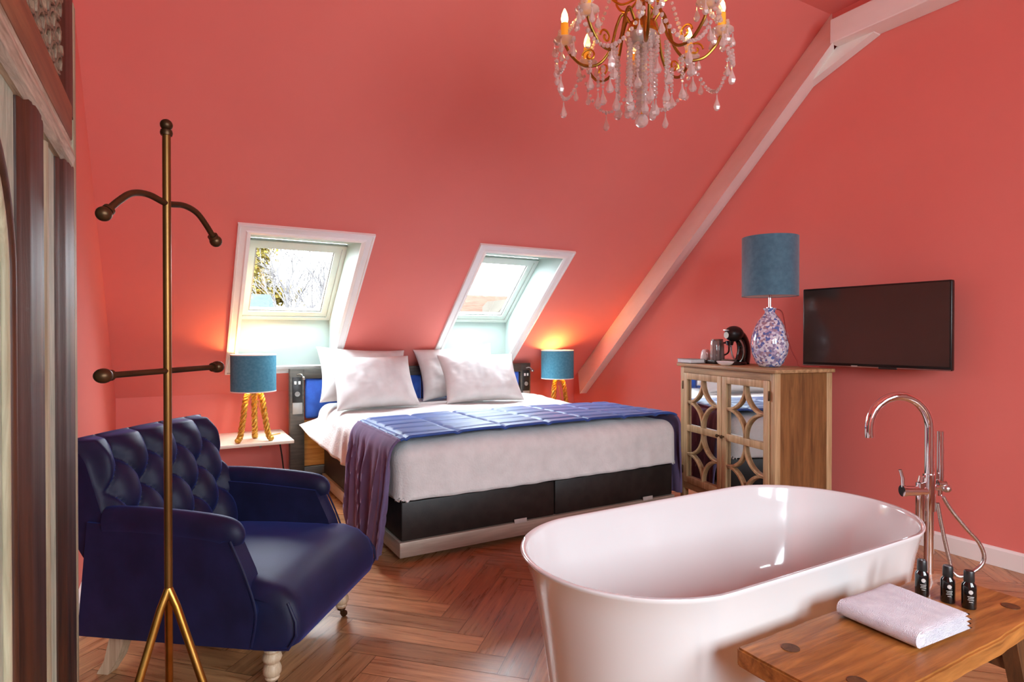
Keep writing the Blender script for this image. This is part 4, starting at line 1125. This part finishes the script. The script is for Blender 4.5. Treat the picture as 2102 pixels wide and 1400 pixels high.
def big_lamp():
    p = oncab(.728, .215)
    t = thing('table_lamp', 'tall lamp with petrol blue drum shade and speckled glass base on the cabinet', 'lamp', p)
    b = MB(); b.lathe([(0, 0), (.055, 0), (.068, .006), (.088, .035), (.108, .09), (.116, .145), (.110, .20), (.094, .25), (.074, .29), (.052, .322), (.035, .342), (.030, .352), (.032, .362), (.040, .372), (.040, .378), (0, .378)], 48)
    b.build('glass_base', M['speckle'], t)
    b = MB(); b.lathe([(0, .378), (.022, .378), (.022, .384), (.009, .386), (.009, .47), (.014, .472), (.014, .53), (0, .53)], 20); b.build('stem', M['chrome'], t)
    r, z0, z1 = .171, .455, .835
    b = MB(); b.lathe([(r, z0), (r, z1), (r-.003, z1), (r-.003, z0), (r, z0)], 64); sh = b.build('shade', M['darkteal'], t)
    b = MB(); b.lathe([(r-.0036, z0+.003), (r-.0036, z1-.003)], 64); b.build('lining', M['whitelining'], sh)
    b = MB()
    for a in (0, 2.094, 4.189): b.tube([(0, 0, .53), (math.cos(a)*(r-.004), math.sin(a)*(r-.004), .54)], .0025, 6)
    b.build('shade_ring', M['chrome'], sh)
    b = MB(); q = [p*0+CX*.02+CY*.02+Vector((0, 0, .375)), CX*.075+CY*.03+Vector((0, 0, .35)), CX*.105+CY*.03+Vector((0, 0, .24)), CX*.150+CY*.03+Vector((0, 0, .12)), CX*.188+CY*.04+Vector((0, 0, .05)), CX*.198+CY*.06+Vector((0, 0, .010)), CX*.198+CY*.20+Vector((0, 0, .010))]
    b.tube(smoothpath(q, 8), .0032, 6); b.build('cord', M['redcable'], t)
big_lamp()

def coffee_machine():
    t = thing('coffee_machine', 'small rounded black coffee machine on the cabinet between the pot and the big lamp', 'coffee machine', oncab(.375, .23), math.radians(-101.77)+math.radians(8))
    # local x along the cabinet front, -y towards the room
    b = MB(); b.lathe([(0, 0), (.075, 0), (.078, .008), (.07, .02), (0, .022)], 32, (0, -.02, 0), None, 1, 1.35); b.build('base', M['plastic'], t)
    b = MB()
    pts = smoothpath([(0, .065, .015), (0, .080, .07), (0, .078, .13), (0, .05, .185), (0, .0, .215)], 6)
    b.tube(pts, .05, 20, rs=[.058-.0006*i for i in range(len(pts))], flat=.75); b.build('column', M['blackgloss'], t)
    b = MB(); b.sphere((0, -.015, .215), .060, 28, 18, (1, 1.15, .92)); hd = b.build('head', M['plastic'], t)
    b = MB(); b.tube([(0, -.083, .205), (0, -.088, .205)], .022, 20); b.box((0, -.088, .24), (.05, .008, .008), bevel=.002); b.build('front_badge', M['silver'], hd)
    b = MB(); b.tube([(0, -.055, .165), (0, -.055, .135)], .022, 20, rs=[.03, .022]); b.tube([(0, -.055, .135), (0, -.055, .12)], .006, 10); b.build('nozzle', M['blackgloss'], hd)
    b = MB(); pts = [(math.sin(a)*.058, .02-.01*math.cos(a), .10+.085*math.cos(a)) for a in [i*2*PI/40 for i in range(41)]]; b.tube(pts, .006, 8, cap=False); b.build('trim_ring', M['silver'], t)
    b = MB(); b.lathe([(0, .028), (.05, .028), (.052, .034), (0, .036)], 28, (0, -.06, 0)); b.build('drip_tray', M['silver'], t)
coffee_machine()
def pot():
    t = thing('glass_pot', 'fluted smoky glass pot with lid on the cabinet left of the coffee machine', 'pot', oncab(.225, .19, 1.0355))
    b = MB(); seg = 48
    prof = [(.0, 0), (.043, 0), (.047, .01), (.047, .11), (.043, .135), (.040, .15), (0, .15)]
    rings = []
    for r, z in prof:
        rings.append([b.bm.verts.new((0, 0, z))] if r == 0 else [b.bm.verts.new(((r+.0018*math.cos(i*2*PI/4))*math.cos(2*PI*i/seg), (r+.0018*math.cos(i*2*PI/4))*math.sin(2*PI*i/seg), z)) for i in range(seg)])
    for A, B in zip(rings, rings[1:]):
        for i in range(seg):
            j = (i+1) % seg
            if len(A) == 1: b.bm.faces.new((A[0], B[j], B[i]))
            elif len(B) == 1: b.bm.faces.new((A[i], A[j], B[0]))
            else: b.bm.faces.new((A[i], A[j], B[j], B[i]))
    b.build('body', M['smokeglass'], t)
    b = MB(); b.lathe([(0, .15), (.041, .15), (.043, .156), (.040, .163), (0, .165)], 32); b.build('lid', M['silver'], t)
    b = MB(); e = Vector((.8, -.6, 0)); b.tube(smoothpath([e*.044+Vector((0, 0, .135)), e*.078+Vector((0, 0, .13)), e*.080+Vector((0, 0, .07)), e*.046+Vector((0, 0, .045))], 8), .006, 8); b.build('handle', M['plastic'], t)
pot()
def cup(p, label, s=1.):
    t = thing('cup', label, 'cup', p, group='white cups on the tray')
    b = MB(); b.lathe([(0, 0), (.036*s, 0), (.038*s, .004), (.035*s, .04), (.029*s, .072), (.020*s, .084), (0, .088)], 32); b.build('body', M['ceramic'], t)
    b = MB(); e = Vector((-.5, -.86, 0)); b.tube(smoothpath([e*.033*s+Vector((0, 0, .06)), e*.056*s+Vector((0, 0, .055)), e*.056*s+Vector((0, 0, .03)), e*.037*s+Vector((0, 0, .022))], 6), .0045, 8); b.build('handle', M['ceramic'], t)
cup(oncab(.088, .19, 1.0355), 'upturned white cup at the front of the dark tray')
cup(oncab(.11, .30, 1.0355), 'upturned white cup behind the other one, near the wall')
t = thing('tray', 'dark low serving tray under the cups and glass pot', 'tray', oncab(.160, .262), math.radians(-101.77))
b = MB(); b.box((0, 0, .007), (.23, .26, .012), bevel=.003); b.build('plate', M['darktray'], t)
b = MB()
for y in (-.132, .132): b.box((0, y, .014), (.23, .006, .022), bevel=.002)
for x in (-.117, .117): b.box((x, 0, .014), (.006, .27, .022), bevel=.002)
b.build('rim', M['darktray'], t)
t = thing('folder', 'flat pale grey guest folder at the far end of the cabinet top', 'folder', oncab(.055, .06), math.radians(-101.77))
b = MB(); b.box((.04, 0, .004), (.175, .12, .004)); b.box((.04, 0, .0295), (.175, .12, .004)); b.box((.04, .058, .017), (.175, .004, .026)); b.build('cover', M['plate'], t, smooth=False)
b = MB(); b.box((.04, -.002, .0167), (.168, .11, .0208)); b.build('pages', M['linen'], t, smooth=False)
t = thing('dish', 'small boat shaped pale dish at the front edge below the coffee machine', 'dish', oncab(.487, .058), math.radians(-101.77))
b = MB(); b.lathe([(0, .002), (.03, 0), (.052, .012), (.064, .026), (.062, .028), (.05, .016), (.03, .006), (0, .005)], 36, (0, 0, 0), None, 1.25, .62); b.build('bowl', M['ceramic'], t)

# ------------------------------------------------------------------ television
def tv():
    a, c = Vector((3.607, 2.468, 0)), Vector((3.668, 1.629, 0))
    d = (c-a); W = d.length; ang = math.atan2(d.y, d.x)
    t = thing('tv', 'flat black television on a bracket on the red wall beside the big lamp', 'television', (*(a+d/2).xy, 1.278), ang)
    H = .498
    b = MB(); b.box((0, .02, 0), (W, .036, H), bevel=.008, seg=3); b.build('casing', M['tvframe'], t)
    b = MB(); b.box((0, .001, .006), (W-.022, .004, H-.034)); b.build('screen', M['screen'], t, smooth=False)
    b = MB(); b.box((0, .0005, -H/2+.0045), (W-.01, .006, .006)); b.build('lower_trim', M['silver'], t, smooth=False)
    b = MB(); b.box((-.09, -.0015, -H/2+.0085), (.035, .003, .005)); b.build('badge', M['label'], t, smooth=False)
    b = MB(); b.box((.10, -.001, -H/2+.002), (.10, .012, .012), bevel=.003); b.build('sensor', M['plastic'], t)
    b = MB(); b.box((0, .055, 0), (.36, .035, .30), bevel=.01); b.box((0, .105, 0), (.05, .09, .18), bevel=.004); b.box((0, .150, 0), (.10, .012, .22), bevel=.003); b.build('wall_bracket', M['plastic'], t)
tv()
# ------------------------------------------------------------------ chandelier
M['oldgold'] = mat('old_gilt', rgb('8a6a2c'), rgb('a9853e'), rough=.35, metal=1, scale=20)
def chandelier():
    t = thing('chandelier', 'gilt crystal chandelier with amber candle lights above the bathtub', 'chandelier', (1.577, 1.757, 0))
    rnd = random.Random(11)
    b = MB(); b.tube([(0, 0, 2.33), (0, 0, 2.95)], .009, 12); b.tube([(0, 0, 2.95), (0, 0, ZC-.02)], .005, 8)
    for z, r in ((2.33, .022), (2.42, .018), (2.52, .026), (2.62, .02), (2.72, .03), (2.85, .018)): b.sphere((0, 0, z), r, 16, 10, (1, 1, .8))
    b.lathe([(0, ZC-.001), (.07, ZC-.001), (.066, ZC-.015), (.03, ZC-.035), (0, ZC-.04)], 28); b.build('stem', M['gold'], t)
    b = MB(); b.lathe([(0, 2.318), (.03, 2.32), (.055, 2.335), (.064, 2.36), (.060, 2.375), (.056, 2.375), (.056, 2.358), (.03, 2.335), (0, 2.332)], 32); b.build('glass_bowl', M['crystal'], t)
    b = MB(); b.lathe([(.052, 2.372), (.062, 2.385), (.05, 2.42), (.025, 2.44), (0, 2.445)], 28); b.build('gilt_cap', M['gold'], t)
    NA = 8
    arms = []
    for k in range(NA):
        a = math.radians(k*360/NA+8); d = Vector((math.cos(a), math.sin(a), 0))
        q = [d*.03+Vector((0, 0, 2.40)), d*.07+Vector((0, 0, 2.46)), d*.095+Vector((0, 0, 2.42)), d*.12+Vector((0, 0, 2.33)), d*.165+Vector((0, 0, 2.275)), d*.225+Vector((0, 0, 2.275)), d*.27+Vector((0, 0, 2.315)), d*.293+Vector((0, 0, 2.357))]
        b = MB(); b.tube(smoothpath(q, 7), .0058, 8); ar = b.build('arm', M['oldgold'], t)
        # scroll on the arm
        b = MB(); sc = []
        for i in range(20):
            th = i*.38; r = .028*(1-i/24); sc.append(d*(.20+r*math.cos(th))+Vector((0, 0, 2.31+r*math.sin(th))))
        b.tube(sc, .004, 6); b.build('scroll', M['gold'], ar)
        T = d*.296
        b = MB(); b.lathe([(0, 2.352), (.012, 2.354), (.036, 2.366), (.044, 2.376), (.042, 2.378), (.030, 2.370), (0, 2.366)], 16, tuple(T)); b.build('drip_pan', M['crystal'], ar)
        b = MB(); b.lathe([(0, 2.366), (.015, 2.366), (.015, 2.440), (0, 2.441)], 12, tuple(T)); cd = b.build('candle', M['candle'], ar)
        b = MB(); b.lathe([(0, 2.441), (.011, 2.443), (.0145, 2.458), (.011, 2.478), (.003, 2.497), (0, 2.50)], 12, tuple(T)); b.build('bulb', M['flame'], cd)
        arms.append((d, a))
    # crystals
    drop_me = {}
    def drop_mesh(L, w):
        key = (round(L, 3), round(w, 3))
        if key not in drop_me:
            b = MB(); b.lathe([(0, 0), (w*.18, -.10*L), (w*.24, -.30*L), (w*.8, -.62*L), (w, -.76*L), (w*.7, -.92*L), (0, -L)], 6)
            b.ball((0, 0, .006), .006, 1)
            o = b.build('crystal_drop', M['crystal'], t, smooth=False); drop_me[key] = o; return o, True
        return drop_me[key], False
    def drop(p, L=.06, w=.013):
        o, fresh = drop_mesh(L, w)
        if not fresh: o = dup(o, t)
        o.location = p; o.rotation_euler = (0, 0, rnd.uniform(0, 3)); return o
    def strand(pts, r, name='bead_strand'):
        b = MB()
        for p in pts: b.ball(p, r*rnd.uniform(.85, 1.15), 1)
        o = b.build(name, M['crystal'], t, smooth=False); return o
    # central column of cut beads ending in a ball
    b = MB()
    for i in range(12): b.lathe([(0, .012), (.020, .010), (.027, 0), (.020, -.010), (0, -.012)], 8, (0, 0, 2.31-.0195*i))
    b.build('bead_column', M['crystal'], t, smooth=False)
    b = MB(); b.ball((0, 0, 2.048), .026, 2); b.build('crystal_ball', M['crystal'], t, smooth=False)
    b = MB(); b.tube([(0, 0, 2.05), (0, 0, 2.33)], .003, 6); b.build('hook_wire', M['gold'], t)
    # inner rings of hanging strands
    for ring, (R, n, z0, zb, bl) in enumerate(((.055, 6, 2.33, 2.095, .055), (.10, 8, 2.32, 2.11, .055), (.15, 8, 2.275, 2.135, .05), (.20, 8, 2.27, 2.17, .048))):
        for k in range(n):
            a = 2*PI*k/n+ring*.37; p = Vector((R*math.cos(a), R*math.sin(a), 0)); e = zb+rnd.uniform(-.012, .025)
            m = int((z0-e-.03)/.0155)
            strand([p+Vector((0, 0, z0-.0155*i)) for i in range(m)], .0085)
            drop(p+Vector((0, 0, e+.035)), bl+.012+rnd.uniform(-.004, .012), .0165)
    for k in range(NA):
        d, a = arms[k]; d2, a2 = arms[(k+1) % NA]
        P, Q = d*.325+Vector((0, 0, 2.365)), d2*.325+Vector((0, 0, 2.365))
        n = 20; pts = []
        for i in range(n+1):
            s = i/n; p = P.lerp(Q, s); sag = .165*4*s*(1-s); out = (p*Vector((1, 1, 0)) if False else Vector((p.x, p.y, 0))).normalized()*.03*4*s*(1-s)
            pts.append(Vector((p.x, p.y, p.z-sag))+out)
        strand(pts, .0085, 'bead_swag')
        mid = pts[n//2]; drop(mid+Vector((0, 0, -.012)), .070, .0145)
        for i in (3, 17): drop(pts[i]+Vector((0, 0, -.01)), .055, .0125)
        # ring of beads and drops under each drip pan, chain up to the top
        for m in range(5):
            aa = a+m*2*PI/5; p = d*.296+Vector((math.cos(aa)*.04, math.sin(aa)*.04, 2.366))
            drop(p, .055, .012)
        top = Vector((0, 0, 2.80))+d*.05
        up = [(d*.30+Vector((0, 0, 2.39))).lerp(top, s/24)+Vector((0, 0, -.07*4*(s/24)*(1-s/24)))+d*.03*math.sin(PI*s/24) for s in range(1, 25)]
        strand(up, .009)
        # upper scrolls
        q = [d*.02+Vector((0, 0, 2.52)), d*.08+Vector((0, 0, 2.50)), d*.13+Vector((0, 0, 2.55)), d*.12+Vector((0, 0, 2.63)), d*.07+Vector((0, 0, 2.66)), d*.06+Vector((0, 0, 2.61))]
        b = MB(); b.tube(smoothpath(q, 6), .0048, 7); b.build('upper_scroll', M['gold'], t)
        # rosette at the arm
        b = MB()
        for m in range(6):
            aa = m*PI/3; b.ball(d*.315+Vector((math.cos(aa)*.014*d.y, -math.cos(aa)*.014*d.x, 2.395+.014*math.sin(aa))), .008, 1)
        b.ball(d*.317+Vector((0, 0, 2.395)), .010, 1)
        b.build('rosette', M['crystal'], t, smooth=False)
chandelier()

# ------------------------------------------------------------------ camera, sky, light
cam = bpy.data.cameras.new('camera'); co = bpy.data.objects.new('camera', cam); COL.objects.link(co)
cam.sensor_width = 36; cam.lens = 36*1227/2102
co.location = (0, 0, 1.22); co.rotation_euler = (math.radians(90-.47), 0, math.radians(-29.7)); cam.clip_start = .05; cam.clip_end = 200
SC.camera = co
w = bpy.data.worlds.new('overcast_sky'); SC.world = w; w.use_nodes = True
wn = w.node_tree; bg = wn.nodes['Background']
bg.inputs[0].default_value = (.86, .96, 1.04, 1)
# overcast sky: zenith three times as bright as the horizon
tc = N(wn, 'TexCoord'); sx = N(wn, 'SeparateXYZ'); wn.links.new(tc.outputs['Generated'], sx.inputs[0])
mr = N(wn, 'MapRange'); mr.inputs['From Min'].default_value = 0; mr.inputs['From Max'].default_value = 1
mr.inputs['To Min'].default_value = 9; mr.inputs['To Max'].default_value = 27
wn.links.new(sx.outputs['Z'], mr.inputs[0]); wn.links.new(mr.outputs[0], bg.inputs[1])
SC.view_settings.view_transform = 'Standard'; SC.view_settings.look = 'None'; SC.view_settings.gamma = 1
SC.view_settings.use_curve_mapping = False
SC.view_settings.exposure = 0.9
SC.cycles.max_bounces = 10; SC.cycles.diffuse_bounces = 6; SC.cycles.glossy_bounces = 5; SC.cycles.transparent_max_bounces = 24
SC.cycles.caustics_reflective = False; SC.cycles.caustics_refractive = False; SC.cycles.sample_clamp_indirect = 6
SC.cycles.use_denoising = True
